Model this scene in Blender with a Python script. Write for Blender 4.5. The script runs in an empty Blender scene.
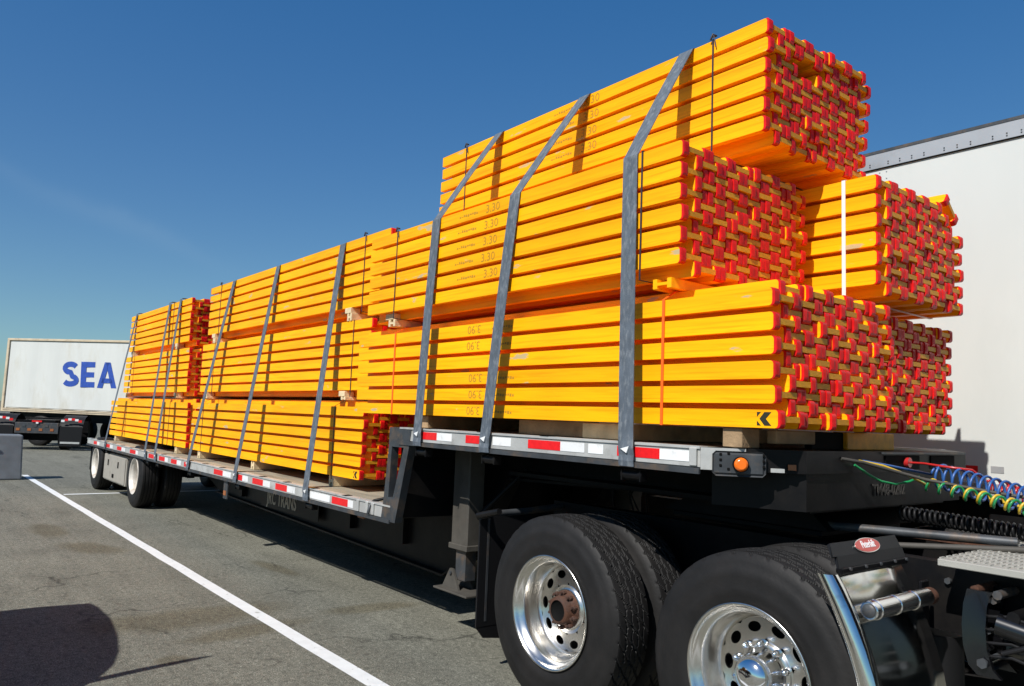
import bpy, math, random
from mathutils import Vector, Matrix
R = math.radians
rnd = random.Random(7)
sc = bpy.context.scene
C = sc.collection

# ------------------------------------------------------------------ camera, light
cam_d = bpy.data.cameras.new("camera"); cam = bpy.data.objects.new("camera", cam_d); C.objects.link(cam)
rx, ux, bk = (0.623295, 0.781035, 0.038563), (0.052877, -0.091297, 0.994419), (0.780197, -0.617778, -0.098204)
m = Matrix((rx, ux, bk)).transposed().to_4x4(); m.translation = (1.9013, -2.9702, 1.5569)
cam.matrix_world = m
cam_d.sensor_width = 36; cam_d.lens = 27.0245; cam_d.clip_end = 3000; cam_d.clip_start = .05
sc.camera = cam
SUN = Vector((.27, -1, 1.045)).normalized()
elev = math.asin(SUN.z)
sd = bpy.data.lights.new("sun", 'SUN'); sd.energy = 5.0; sd.angle = R(.5); sd.color = (1, .965, .91)
so = bpy.data.objects.new("sun", sd); C.objects.link(so); so.rotation_euler = SUN.to_track_quat('Z', 'Y').to_euler()
so.location = (0, -20, 20)
w = bpy.data.worlds.new("World"); sc.world = w; w.use_nodes = True
nt = w.node_tree; bg = nt.nodes['Background']
sky = nt.nodes.new('ShaderNodeTexSky'); sky.sky_type = 'NISHITA'; sky.sun_disc = False
sky.sun_elevation = elev; sky.sun_rotation = math.atan2(SUN.x, SUN.y)
sky.air_density = 1.0; sky.dust_density = .3; sky.ozone_density = 1.6; sky.altitude = 0
# a thin old contrail: a faint band of cloud in the sky
def wn(t): return nt.nodes.new('ShaderNode' + t)
def wm(op, a, b=None, c=None):
    n = wn('Math'); n.operation = op
    for i, v in enumerate((a, b, c)):
        if v is None: continue
        if isinstance(v, (int, float)): n.inputs[i].default_value = v
        else: nt.links.new(v, n.inputs[i])
    return n.outputs[0]
def wdot(vec, src):
    n = wn('VectorMath'); n.operation = 'DOT_PRODUCT'; nt.links.new(src, n.inputs[0]); n.inputs[1].default_value = vec
    return n.outputs['Value']
geo = wn('TexCoord').outputs['Generated']
dA = Vector((-1.16792066, 0.09852135, 0.28438571)).normalized(); dB = Vector((-1.03502951, 0.2798013, 0.19977193)).normalized()
nrm = dA.cross(dB).normalized(); mid = (dA + dB).normalized(); al = (dB - dA).normalized()
no = wn('TexNoise'); no.inputs['Scale'].default_value = 9; no.inputs['Detail'].default_value = 5; nt.links.new(geo, no.inputs['Vector'])
dist = wm('ADD', wdot(nrm, geo), wm('MULTIPLY', wm('SUBTRACT', no.outputs[0], .5), .05))
band = wm('POWER', 2.718, wm('MULTIPLY', wm('MULTIPLY', dist, dist), -7000))
alx = wdot(al, geo)
lng = wm('POWER', 2.718, wm('MULTIPLY', wm('MULTIPLY', wm('ADD', alx, .0), alx), -60))
front = wm('GREATER_THAN', wdot(mid, geo), .5)
mask = wm('MULTIPLY', wm('MULTIPLY', band, lng), wm('MULTIPLY', front, wm('MULTIPLY', no.outputs[0], .14)))
mx = wn('Mix'); mx.data_type = 'RGBA'
hsv = wn('HueSaturation'); hsv.inputs['Saturation'].default_value = 1.45; hsv.inputs['Value'].default_value = 1.0
nt.links.new(sky.outputs[0], hsv.inputs['Color'])
sep = wn('SeparateColor'); com = wn('CombineColor'); nt.links.new(hsv.outputs[0], sep.inputs[0])
for i, (e_, k_) in enumerate(((.57, .475), (.70, .80), (.59, .845))):     # tone of the film: a softer gradient than the raw sky
    nt.links.new(wm('MULTIPLY', wm('POWER', wm('MULTIPLY', sep.outputs[i], .06), e_), k_ / .06), com.inputs[i])
nt.links.new(mask, mx.inputs['Factor']); nt.links.new(com.outputs[0], mx.inputs['A']); mx.inputs['B'].default_value = (5.5, 7.5, 9.5, 1)
nt.links.new(mx.outputs['Result'], bg.inputs['Color']); bg.inputs['Strength'].default_value = .06
sc.cycles.diffuse_bounces = 10; sc.cycles.max_bounces = 14
sc.view_settings.view_transform = 'Standard'; sc.view_settings.look = 'None'
sc.view_settings.exposure = .2; sc.view_settings.gamma = 1

# ------------------------------------------------------------------ materials
def mat(name, col, rough=.6, metal=0, var=0, vscale=4, bump=0, bscale=60, coat=0, obj_var=0, stretch=(1, 1, 1), dirt=None, dirt_scale=3, dirt_lo=.55, dirt_hi=.75, spec=None):
    mt = bpy.data.materials.new(name); mt.use_nodes = True
    t = mt.node_tree; b = t.nodes['Principled BSDF']
    b.inputs['Base Color'].default_value = (*col, 1); b.inputs['Roughness'].default_value = rough; b.inputs['Metallic'].default_value = metal
    if spec is not None: b.inputs['Specular IOR Level'].default_value = spec
    if coat: b.inputs['Coat Weight'].default_value = coat
    N = lambda k: t.nodes.new('ShaderNode' + k)
    tc = N('TexCoord'); mp = N('Mapping'); mp.inputs['Scale'].default_value = stretch
    t.links.new(tc.outputs['Object'], mp.inputs['Vector'])
    cur = None
    if var or obj_var:
        h = N('HueSaturation'); h.inputs['Color'].default_value = (*col, 1)
        n = N('TexNoise'); n.inputs['Scale'].default_value = vscale; n.inputs['Detail'].default_value = 6
        t.links.new(mp.outputs[0], n.inputs['Vector'])
        mr = N('MapRange'); mr.inputs['From Min'].default_value = .3; mr.inputs['From Max'].default_value = .7
        mr.inputs['To Min'].default_value = 1 - var; mr.inputs['To Max'].default_value = 1 + var
        t.links.new(n.outputs[0], mr.inputs['Value'])
        val = mr.outputs[0]
        if obj_var:
            oi = N('ObjectInfo'); m2 = N('MapRange'); m2.inputs['To Min'].default_value = 1 - obj_var; m2.inputs['To Max'].default_value = 1 + obj_var
            t.links.new(oi.outputs['Random'], m2.inputs['Value'])
            mm = N('Math'); mm.operation = 'MULTIPLY'; t.links.new(val, mm.inputs[0]); t.links.new(m2.outputs[0], mm.inputs[1]); val = mm.outputs[0]
        t.links.new(val, h.inputs['Value']); cur = h.outputs[0]
    if dirt:
        n2 = N('TexNoise'); n2.inputs['Scale'].default_value = dirt_scale; n2.inputs['Detail'].default_value = 8; n2.inputs['Roughness'].default_value = .65
        t.links.new(mp.outputs[0], n2.inputs['Vector'])
        m3 = N('MapRange'); m3.inputs['From Min'].default_value = dirt_lo; m3.inputs['From Max'].default_value = dirt_hi
        t.links.new(n2.outputs[0], m3.inputs['Value'])
        mi = N('Mix'); mi.data_type = 'RGBA'; mi.inputs['A'].default_value = (*col, 1); mi.inputs['B'].default_value = (*dirt, 1)
        if cur: t.links.new(cur, mi.inputs['A'])
        t.links.new(m3.outputs[0], mi.inputs['Factor']); cur = mi.outputs['Result']
    if cur: t.links.new(cur, b.inputs['Base Color'])
    if bump:
        n3 = N('TexNoise'); n3.inputs['Scale'].default_value = bscale; n3.inputs['Detail'].default_value = 4
        t.links.new(mp.outputs[0], n3.inputs['Vector'])
        bp = N('Bump'); bp.inputs['Strength'].default_value = bump; bp.inputs['Distance'].default_value = .01
        t.links.new(n3.outputs[0], bp.inputs['Height']); t.links.new(bp.outputs[0], b.inputs['Normal'])
    return mt

yellow = mat('yellow_varnished_wood', (.95, .425, .002), .5, var=.13, vscale=9, obj_var=.09, stretch=(.12, 1, 1.6), bump=.12, bscale=70,
             dirt=(.78, .31, .006), dirt_scale=7, dirt_lo=.62, dirt_hi=.74, spec=.18)
# small bare scuffs on some of the flanges
def scuffed(base, name):
    mt = base.copy(); mt.name = name; t = mt.node_tree; b = t.nodes['Principled BSDF']
    src = b.inputs['Base Color'].links[0].from_socket
    tc = t.nodes.new('ShaderNodeTexCoord'); mp = t.nodes.new('ShaderNodeMapping'); mp.inputs['Scale'].default_value = (2.2, 1, 9)
    oi = t.nodes.new('ShaderNodeObjectInfo'); cb = t.nodes.new('ShaderNodeVectorMath'); cb.operation = 'SCALE'; cb.inputs[0].default_value = (31, 17, 53)
    t.links.new(oi.outputs['Random'], cb.inputs['Scale']); t.links.new(cb.outputs[0], mp.inputs['Location'])
    t.links.new(tc.outputs['Object'], mp.inputs['Vector'])
    n = t.nodes.new('ShaderNodeTexNoise'); n.inputs['Scale'].default_value = 1.6; n.inputs['Detail'].default_value = 7; n.inputs['Roughness'].default_value = .5
    t.links.new(mp.outputs[0], n.inputs['Vector'])
    r_ = t.nodes.new('ShaderNodeMapRange'); r_.inputs['From Min'].default_value = .665; r_.inputs['From Max'].default_value = .70
    t.links.new(n.outputs[0], r_.inputs['Value'])
    m2 = t.nodes.new('ShaderNodeMapping'); m2.inputs['Scale'].default_value = (1.3, 30, 42); t.links.new(tc.outputs['Object'], m2.inputs['Vector']); t.links.new(cb.outputs[0], m2.inputs['Location'])
    g2 = t.nodes.new('ShaderNodeTexNoise'); g2.inputs['Scale'].default_value = 1.5; g2.inputs['Detail'].default_value = 5; g2.inputs['Distortion'].default_value = .6; t.links.new(m2.outputs[0], g2.inputs['Vector'])
    gr = t.nodes.new('ShaderNodeMapRange'); gr.inputs['From Min'].default_value = .50; gr.inputs['From Max'].default_value = .78; gr.inputs['To Max'].default_value = .85; t.links.new(g2.outputs[0], gr.inputs['Value'])
    gm = t.nodes.new('ShaderNodeMix'); gm.data_type = 'RGBA'; gm.blend_type = 'MULTIPLY'; gm.inputs['B'].default_value = (.78, .62, .4, 1)
    t.links.new(src, gm.inputs['A']); t.links.new(gr.outputs[0], gm.inputs['Factor']); src = gm.outputs['Result']
    mi = t.nodes.new('ShaderNodeMix'); mi.data_type = 'RGBA'; mi.inputs['B'].default_value = (.50, .38, .20, 1)
    t.links.new(src, mi.inputs['A']); t.links.new(r_.outputs[0], mi.inputs['Factor']); t.links.new(mi.outputs['Result'], b.inputs['Base Color'])
    return mt
yellow_s = scuffed(yellow, 'yellow_scuffed_wood')
webwood = mat('web_end_wood', (.66, .28, .004), .6, var=.18, vscale=25, obj_var=.12, bump=.2, bscale=120)
red = mat('red_plastic_plug', (.60, .008, .009), .42, spec=.3, var=.12, vscale=30, obj_var=.12, bump=.05)
rawwood = mat('raw_pine', (.68, .55, .34), .8, var=.2, vscale=12, obj_var=.1, bump=.3, bscale=60, dirt=(.36, .24, .12), dirt_lo=.55, dirt_hi=.8)
oldwood = mat('weathered_timber', (.30, .20, .11), .85, var=.3, vscale=12, bump=.4, bscale=50, dirt=(.12, .08, .05))
plankm = mat('deck_planks', (.28, .25, .185), .85, var=.25, vscale=9, bump=.3, bscale=30, stretch=(.15, 1, 1), dirt=(.13, .11, .08), dirt_scale=5, dirt_lo=.5, dirt_hi=.8)
webbing = mat('grey_webbing', (.085, .105, .13), .75, var=.25, vscale=14, bump=.4, bscale=300, dirt=(.20, .22, .24), dirt_scale=22, dirt_lo=.50, dirt_hi=.72, stretch=(2.2, 1, .8))
alu = mat('weathered_aluminium', (.50, .50, .48), .5, .35, var=.12, vscale=6, bump=.1, bscale=40, dirt=(.25, .23, .20), dirt_scale=8, dirt_lo=.55, dirt_hi=.85)
blackp = mat('black_chassis_paint', (.005, .005, .0058), .42, var=.3, vscale=5, dirt=(.016, .014, .012), dirt_scale=4, dirt_lo=.45, dirt_hi=.85, bump=.06, bscale=20, spec=.15)
greyst = mat('worn_dark_steel', (.055, .06, .066), .5, .3, var=.25, vscale=9, dirt=(.14, .10, .07), dirt_scale=7, dirt_lo=.5, dirt_hi=.7, bump=.12, bscale=30)
legm = mat('dusty_grey_steel', (.058, .053, .045), .7, var=.25, vscale=7, dirt=(.06, .05, .04), dirt_scale=6, bump=.1)
rubber = mat('tyre_rubber', (.011, .0105, .0105), .60, var=.18, vscale=8, bump=.1, bscale=60, dirt=(.020, .018, .017), dirt_scale=5, dirt_lo=.45, dirt_hi=.85, spec=.25)
polished = mat('polished_aluminium', (.78, .76, .72), .24, 1, var=.06, vscale=9, dirt=(.50, .46, .40), dirt_scale=6, dirt_lo=.5, dirt_hi=.85)
whitewheel = mat('dull_white_wheel', (.62, .58, .52), .45, .2, var=.1, dirt=(.3, .22, .15), dirt_lo=.55, dirt_hi=.8)
chrome = mat('chrome', (.85, .85, .86), .09, 1)
chrome_t = mat('satin_chrome', (.82, .80, .78), .22, 1)
chrome_d = mat('dull_chrome', (.80, .79, .76), .13, 1, var=.06, vscale=5, dirt=(.35, .31, .25), dirt_scale=9, dirt_lo=.55, dirt_hi=.85)
rust = mat('rusty_hub', (.075, .028, .013), .8, .1, var=.4, vscale=25, dirt=(.05, .03, .025), dirt_scale=14, dirt_lo=.45, dirt_hi=.7, bump=.4, bscale=80)
dark = mat('near_black', (.005, .005, .005), .8, spec=.1)
redtape = mat('red_reflective_tape', (.70, .012, .015), .3, var=.1, vscale=40, dirt=(.35, .02, .02), dirt_scale=12, dirt_lo=.6, dirt_hi=.8)
whitetape = mat('white_reflective_tape', (.74, .75, .75), .35, var=.08, dirt=(.4, .39, .37), dirt_scale=12, dirt_lo=.55, dirt_hi=.8)
orange = mat('orange_lens', (.85, .16, .01), .2, coat=.5)
amberd = mat('dirty_amber', (.30, .10, .03), .4)
whitev = mat('white_van_panel', (.56, .577, .555), .45, var=.025, vscale=2, dirt=(.51, .53, .51), dirt_scale=1.2, dirt_lo=.5, dirt_hi=.8, stretch=(1, 1, .4), bump=.04, bscale=3)
vanrail = mat('grey_van_rail', (.42, .43, .44), .4, .4, var=.06, dirt=(.33, .33, .32))
contw = mat('container_white', (.58, .59, .56), .5, var=.05, vscale=1.2, dirt=(.47, .44, .36), dirt_scale=1.3, dirt_lo=.5, dirt_hi=.8, stretch=(1, 1, .35))
contb = mat('container_tan_frame', (.52, .43, .30), .6, var=.15, vscale=3, dirt=(.36, .26, .17), dirt_scale=5)
bluep = mat('blue_lettering', (.02, .065, .33), .5, var=.15, vscale=8, dirt=(.25, .33, .55), dirt_scale=9, dirt_lo=.62, dirt_hi=.75)
ink = mat('stamped_ink', (.44, .22, .010), .7)
blackink = mat('black_ink', (.02, .02, .008), .6)
faint = mat('lettering_lightened_for_shade', (.45, .40, .33), .8)  # lettering paint lightened so it reads in the shade under the deck
faint2 = mat('number_darkened_for_sun', (.045, .040, .034), .8)  # darker copy of the lettering paint, for the sunlit nose
concrete = mat('grey_barrier', (.15, .165, .18), .6, var=.2, vscale=4, bump=.1, dirt=(.13, .14, .14), dirt_lo=.5, dirt_hi=.8)
hb = mat('blue_hose', (.025, .095, .30), .38, coat=.15)
hr = mat('red_hose', (.42, .02, .02), .3, coat=.3)
hg = mat('green_hose', (.012, .22, .07), .38, coat=.15)
hy = mat('yellow_hose', (.58, .38, .03), .38, coat=.15)
hk = mat('black_hose', (.009, .009, .010), .5, spec=.25)
wire = mat('dark_binding_wire', (.03, .025, .03), .5)
oband = mat('orange_plastic_band', (.85, .13, .01), .4)
wband = mat('white_plastic_band', (.74, .74, .72), .4)
tank = mat('dull_box_aluminium', (.40, .37, .32), .5, .3, var=.1, dirt=(.22, .19, .15), dirt_scale=4)
carblk = mat('dark_car_paint', (.004, .004, .005), .25, coat=.5)
glassd = mat('dark_glass', (.01, .012, .014), .06)
emblem_red = mat('emblem_red', (.45, .03, .02), .3, coat=.5)
treadplate = mat('aluminium_tread_plate', (.40, .39, .35), .45, .3, var=.08, dirt=(.36, .34, .28), dirt_scale=9)
bluegrey = mat('blue_paint', (.02, .05, .22), .4)

# ground
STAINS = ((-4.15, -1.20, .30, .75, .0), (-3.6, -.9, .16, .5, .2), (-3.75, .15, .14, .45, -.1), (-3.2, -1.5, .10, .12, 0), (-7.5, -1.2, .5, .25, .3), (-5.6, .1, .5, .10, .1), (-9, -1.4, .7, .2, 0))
def ground_mat():
    mt = bpy.data.materials.new('asphalt'); mt.use_nodes = True; t = mt.node_tree; b = t.nodes['Principled BSDF']
    N = lambda k: t.nodes.new('ShaderNode' + k); L = t.links.new
    tc = N('TexCoord').outputs['Object']
    def noise(s, d=6, r_=.6, st=None, w_=None):
        n = N('TexNoise'); n.inputs['Scale'].default_value = s; n.inputs['Detail'].default_value = d; n.inputs['Roughness'].default_value = r_
        if st:
            mp = N('Mapping'); mp.inputs['Scale'].default_value = st; L(tc, mp.inputs['Vector']); L(mp.outputs[0], n.inputs['Vector'])
        else: L(tc, n.inputs['Vector'])
        return n.outputs[0]
    def rng(v, a, c, lo, hi):
        m_ = N('MapRange'); m_.inputs['From Min'].default_value = a; m_.inputs['From Max'].default_value = c
        m_.inputs['To Min'].default_value = lo; m_.inputs['To Max'].default_value = hi; L(v, m_.inputs['Value']); return m_.outputs[0]
    def mul(a, c):
        m_ = N('Math'); m_.operation = 'MULTIPLY'; L(a, m_.inputs[0]); L(c, m_.inputs[1]); return m_.outputs[0]
    v = rng(noise(.35), .3, .7, .86, 1.12)
    v = mul(v, rng(noise(2.2), .3, .7, .88, 1.10))
    v = mul(v, rng(noise(1.6, 5, .6, (.12, 3.2, 1)), .35, .65, .90, 1.07))
    v = mul(v, rng(noise(130, 2, .8), .35, .65, .35, 1.8))
    v = mul(v, rng(noise(48, 3, .75), .3, .7, .62, 1.42))
    v = mul(v, rng(noise(.9, 4, .5, (.5, 1.6, 1)), .60, .72, 1.0, .70))
    v = mul(v, rng(noise(24, 4, .7), .50, .66, 1.05, .55))
    v = mul(v, rng(noise(34, 3, .7), .56, .68, 1.0, 1.6))
    v = mul(v, rng(noise(75, 2, .6), .56, .66, 1.0, .55))
    # cracks
    vo = N('TexVoronoi'); vo.feature = 'DISTANCE_TO_EDGE'; vo.inputs['Scale'].default_value = .8
    wv = N('VectorMath'); wv.operation = 'ADD'
    nz = N('TexNoise'); nz.inputs['Scale'].default_value = 1.6; nz.inputs['Detail'].default_value = 6; L(tc, nz.inputs['Vector'])
    sc_ = N('VectorMath'); sc_.operation = 'SCALE'; sc_.inputs['Scale'].default_value = .9; L(nz.outputs['Color'], sc_.inputs[0])
    L(tc, wv.inputs[0]); L(sc_.outputs[0], wv.inputs[1]); L(wv.outputs[0], vo.inputs['Vector'])
    crack = rng(vo.outputs['Distance'], 0, .016, .6, 0)
    gate = rng(noise(.8, 3), .48, .58, 0, 1)
    ck = mul(crack, gate)
    inv = N('Math'); inv.operation = 'SUBTRACT'; inv.inputs[0].default_value = 1; L(ck, inv.inputs[1])
    v = mul(v, inv.outputs[0])
    h = N('HueSaturation'); h.inputs['Color'].default_value = (.146, .144, .117, 1); L(v, h.inputs['Value'])
    # sparse warm specks of stone
    vs = N('TexVoronoi'); vs.inputs['Scale'].default_value = 38; L(tc, vs.inputs['Vector'])
    sp = rng(vs.outputs['Distance'], .10, .16, 1, 0)
    spg = mul(sp, rng(noise(15, 2), .60, .66, 0, .55))
    mi = N('Mix'); mi.data_type = 'RGBA'; mi.inputs['B'].default_value = (.40, .33, .22, 1); L(h.outputs[0], mi.inputs['A']); L(spg, mi.inputs['Factor'])
    # the wide brown stain that crosses the bay
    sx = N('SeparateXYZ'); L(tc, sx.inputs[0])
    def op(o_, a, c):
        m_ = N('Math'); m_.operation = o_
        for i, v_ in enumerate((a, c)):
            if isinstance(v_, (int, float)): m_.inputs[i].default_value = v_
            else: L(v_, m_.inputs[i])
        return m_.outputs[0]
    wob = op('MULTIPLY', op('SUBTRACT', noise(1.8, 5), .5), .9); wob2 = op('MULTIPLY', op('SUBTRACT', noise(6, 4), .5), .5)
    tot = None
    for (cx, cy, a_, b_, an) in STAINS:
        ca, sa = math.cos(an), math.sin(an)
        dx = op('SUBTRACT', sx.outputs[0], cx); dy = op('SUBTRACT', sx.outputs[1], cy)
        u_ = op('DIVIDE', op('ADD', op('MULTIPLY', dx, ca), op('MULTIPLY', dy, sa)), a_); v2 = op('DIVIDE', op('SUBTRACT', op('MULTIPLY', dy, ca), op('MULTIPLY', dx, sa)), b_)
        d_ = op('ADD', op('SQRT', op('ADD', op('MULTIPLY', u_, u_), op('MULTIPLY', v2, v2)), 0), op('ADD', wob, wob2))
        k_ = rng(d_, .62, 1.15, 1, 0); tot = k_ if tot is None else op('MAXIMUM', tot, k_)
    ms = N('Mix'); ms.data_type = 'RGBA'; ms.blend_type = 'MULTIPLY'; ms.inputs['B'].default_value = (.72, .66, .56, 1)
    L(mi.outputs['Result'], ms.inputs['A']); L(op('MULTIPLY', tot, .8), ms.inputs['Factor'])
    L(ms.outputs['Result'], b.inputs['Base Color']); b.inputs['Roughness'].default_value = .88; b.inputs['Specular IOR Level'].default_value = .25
    bp = N('Bump'); bp.inputs['Strength'].default_value = .55; bp.inputs['Distance'].default_value = .006
    L(noise(110, 3, .8), bp.inputs['Height']); L(bp.outputs[0], b.inputs['Normal'])
    return mt
asphalt = ground_mat()
linem = mat('road_paint', (.66, .68, .68), .7, var=.06, vscale=10, bump=.3, bscale=90, dirt=(.30, .29, .26), dirt_scale=16, dirt_lo=.60, dirt_hi=.72)

# ------------------------------------------------------------------ mesh helpers
class MB:
    def __init__(s): s.v = []; s.f = []; s.mi = []; s.sm = []; s.mats = []
    def mslot(s, mt):
        if mt not in s.mats: s.mats.append(mt)
        return s.mats.index(mt)
    def add(s, vs, fs, mt, smooth=False):
        o = len(s.v); k = s.mslot(mt); s.v += [tuple(v) for v in vs]
        for f in fs: s.f.append([i + o for i in f]); s.mi.append(k); s.sm.append(smooth)
        return s
    def box(s, a, b, mt, bev=0, M=None):
        x0, y0, z0 = a; x1, y1, z1 = b
        if bev:
            vs = []; e = bev
            # rounded-off box: 24 verts
            for (X, sx) in ((x0, 1), (x1, -1)):
                for (Y, sy) in ((y0, 1), (y1, -1)):
                    for (Z, sz) in ((z0, 1), (z1, -1)):
                        vs += [(X, Y + sy * e, Z + sz * e), (X + sx * e, Y, Z + sz * e), (X + sx * e, Y + sy * e, Z)]
            idx = lambda i, j, k, t: ((i * 2 + j) * 2 + k) * 3 + t
            fs = []
            for i in (0, 1): fs.append([idx(i, 0, 0, 0), idx(i, 1, 0, 0), idx(i, 1, 1, 0), idx(i, 0, 1, 0)])
            for j in (0, 1): fs.append([idx(0, j, 0, 1), idx(1, j, 0, 1), idx(1, j, 1, 1), idx(0, j, 1, 1)])
            for k in (0, 1): fs.append([idx(0, 0, k, 2), idx(1, 0, k, 2), idx(1, 1, k, 2), idx(0, 1, k, 2)])
            for j in (0, 1):
                for k in (0, 1): fs.append([idx(0, j, k, 1), idx(1, j, k, 1), idx(1, j, k, 2), idx(0, j, k, 2)])
            for i in (0, 1):
                for k in (0, 1): fs.append([idx(i, 0, k, 0), idx(i, 1, k, 0), idx(i, 1, k, 2), idx(i, 0, k, 2)])
                for j in (0, 1): fs.append([idx(i, j, 0, 0), idx(i, j, 1, 0), idx(i, j, 1, 1), idx(i, j, 0, 1)])
            for i in (0, 1):
                for j in (0, 1):
                    for k in (0, 1): fs.append([idx(i, j, k, 0), idx(i, j, k, 1), idx(i, j, k, 2)])
        else:
            vs = [(x, y, z) for x in (x0, x1) for y in (y0, y1) for z in (z0, z1)]
            fs = [[0, 1, 3, 2], [4, 6, 7, 5], [0, 4, 5, 1], [2, 3, 7, 6], [0, 2, 6, 4], [1, 5, 7, 3]]
        if M: vs = [tuple(M @ Vector(v)) for v in vs]
        return s.add(vs, fs, mt)
    def prism(s, prof, axis, a, b, mt, smooth=False):
        """profile in the two other axes, extruded along axis from a to b"""
        n = len(prof); vs = []
        for t in (a, b):
            for p in prof:
                q = list(p); q.insert(axis, t); vs.append(tuple(q))
        fs = [list(range(n))[::-1], [n + i for i in range(n)]]
        s.add(vs, fs, mt)
        k = s.mslot(mt); o = len(s.v) - 2 * n
        for i in range(n):
            j = (i + 1) % n; s.f.append([o + i, o + j, o + n + j, o + n + i]); s.mi.append(k); s.sm.append(smooth)
        return s
    def tube(s, pts, r, mt, n=10, cap=True, radii=None):
        pts = [Vector(p) for p in pts]; vs = []; fs = []
        up = None
        for i, p in enumerate(pts):
            d = (pts[min(i + 1, len(pts) - 1)] - pts[max(i - 1, 0)]).normalized()
            if up is None:
                up = Vector((0, 0, 1)) if abs(d.z) < .9 else Vector((1, 0, 0))
            u = (up - d * up.dot(d)).normalized(); up = u; v = d.cross(u)
            rr = radii[i] if radii else r
            for k in range(n):
                a = 2 * math.pi * k / n; vs.append(tuple(p + (u * math.cos(a) + v * math.sin(a)) * rr))
        for i in range(len(pts) - 1):
            for k in range(n):
                fs.append([i * n + k, i * n + (k + 1) % n, (i + 1) * n + (k + 1) % n, (i + 1) * n + k])
        s.add(vs, fs, mt, True)
        if cap:
            s.add([vs[k] for k in range(n)], [list(range(n))[::-1]], mt); s.add([vs[-n + k] for k in range(n)], [list(range(n))], mt)
        return s
    def lathe(s, prof, mt, n=48, c=(0, 0, 0), smooth=True, a0=0, a1=2 * math.pi):
        """prof (r, y) about a y axis through c"""
        vs = []; fs = []; full = abs(a1 - a0 - 2 * math.pi) < 1e-6
        m_ = n if full else n + 1
        for (r, y) in prof:
            for k in range(m_):
                a = a0 + (a1 - a0) * k / n; vs.append((c[0] + r * math.cos(a), c[1] + y, c[2] + r * math.sin(a)))
        for i in range(len(prof) - 1):
            for k in range(n):
                k2 = (k + 1) % m_ if full else k + 1
                fs.append([i * m_ + k, i * m_ + k2, (i + 1) * m_ + k2, (i + 1) * m_ + k])
        return s.add(vs, fs, mt, smooth)
    def ribbon(s, pts, ax, wd, th, mt):
        """strap of width wd along unit axis ax following pts, thickness th"""
        pts = [Vector(p) for p in pts]; ax = Vector(ax); vs = []; fs = []
        for i, p in enumerate(pts):
            d = (pts[min(i + 1, len(pts) - 1)] - pts[max(i - 1, 0)]).normalized(); nn = ax.cross(d).normalized()
            for (a, b) in ((-1, -1), (1, -1), (1, 1), (-1, 1)): vs.append(tuple(p + ax * (wd / 2 * a) + nn * (th / 2 * b)))
        for i in range(len(pts) - 1):
            for k in range(4): fs.append([i * 4 + k, i * 4 + (k + 1) % 4, i * 4 + 4 + (k + 1) % 4, i * 4 + 4 + k])
        fs += [[0, 1, 2, 3], [len(vs) - 4 + k for k in (3, 2, 1, 0)]]
        return s.add(vs, fs, mt)
    def mesh(s, name):
        me = bpy.data.meshes.new(name); me.from_pydata(s.v, [], s.f)
        for mt in s.mats: me.materials.append(mt)
        me.polygons.foreach_set('material_index', s.mi); me.polygons.foreach_set('use_smooth', s.sm)
        import bmesh
        bm = bmesh.new(); bm.from_mesh(me); bmesh.ops.recalc_face_normals(bm, faces=bm.faces); bm.to_mesh(me); bm.free()
        me.update(); return me
    def build(s, name, parent=None, loc=(0, 0, 0)): return link(name, s.mesh(name), parent, loc)
def link(name, me, parent=None, loc=(0, 0, 0), rot=None):
    o = bpy.data.objects.new(name, me); C.objects.link(o)
    if parent: o.parent = parent
    o.location = loc
    if rot: o.rotation_euler = rot
    return o
def tag(o, label=None, cat=None, group=None, kind=None):
    if label: o['label'] = label
    if cat: o['category'] = cat
    if group: o['group'] = group
    if kind: o['kind'] = kind
    return o
def empty(name, loc=(0, 0, 0), parent=None, rot=None):
    o = bpy.data.objects.new(name, None); C.objects.link(o); o.location = loc; o.empty_display_size = .2
    if parent: o.parent = parent
    if rot: o.rotation_euler = rot
    return o
def text_mesh(txt, size, mt, bold=0, extrude=.001, shear=0, sx=1, name='text', align='LEFT', space=1):
    cu = bpy.data.curves.new(name, 'FONT'); cu.body = txt; cu.size = size; cu.offset = bold; cu.extrude = extrude; cu.shear = shear
    cu.align_x = align; cu.space_character = space; cu.resolution_u = 3
    o = bpy.data.objects.new(name, cu); C.objects.link(o); bpy.context.view_layer.update()
    me = bpy.data.meshes.new_from_object(o.evaluated_get(bpy.context.evaluated_depsgraph_get()))
    bpy.data.objects.remove(o); bpy.data.curves.remove(cu)
    me.materials.clear(); me.materials.append(mt)
    for v in me.vertices: v.co.x *= sx
    me.name = name
    return me

# ------------------------------------------------------------------ ground
g = MB(); g.add([(-900, -900, 0), (900, -900, 0), (900, 900, 0), (-900, 900, 0)], [[0, 1, 2, 3]], asphalt)
tag(g.build('parking_lot_ground'), kind='structure')
l = MB(); xs = [-17.1 + .5 * i for i in range(50)]
vs = []
for x in xs:
    jj = rnd.uniform(-.004, .004) + .006 * (x + 8) + .01; vs += [(x, -.765 + jj, .004), (x, -.655 + jj, .004)]
l.add(vs, [[2 * i, 2 * i + 2, 2 * i + 3, 2 * i + 1] for i in range(len(xs) - 1)], linem)
l.add([(-13.08, -.64, .004), (-12.96, -.64, .004), (-12.96, 3.6, .004), (-13.08, 3.6, .004)], [[0, 1, 2, 3]], linem)
l.add([(-27.2, 1.0, .004), (-27.0, 1.0, .004), (-26.0, 7, .004), (-26.2, 7, .004)], [[0, 1, 2, 3]], linem)
tag(l.build('painted_bay_lines'), kind='structure')
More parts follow.
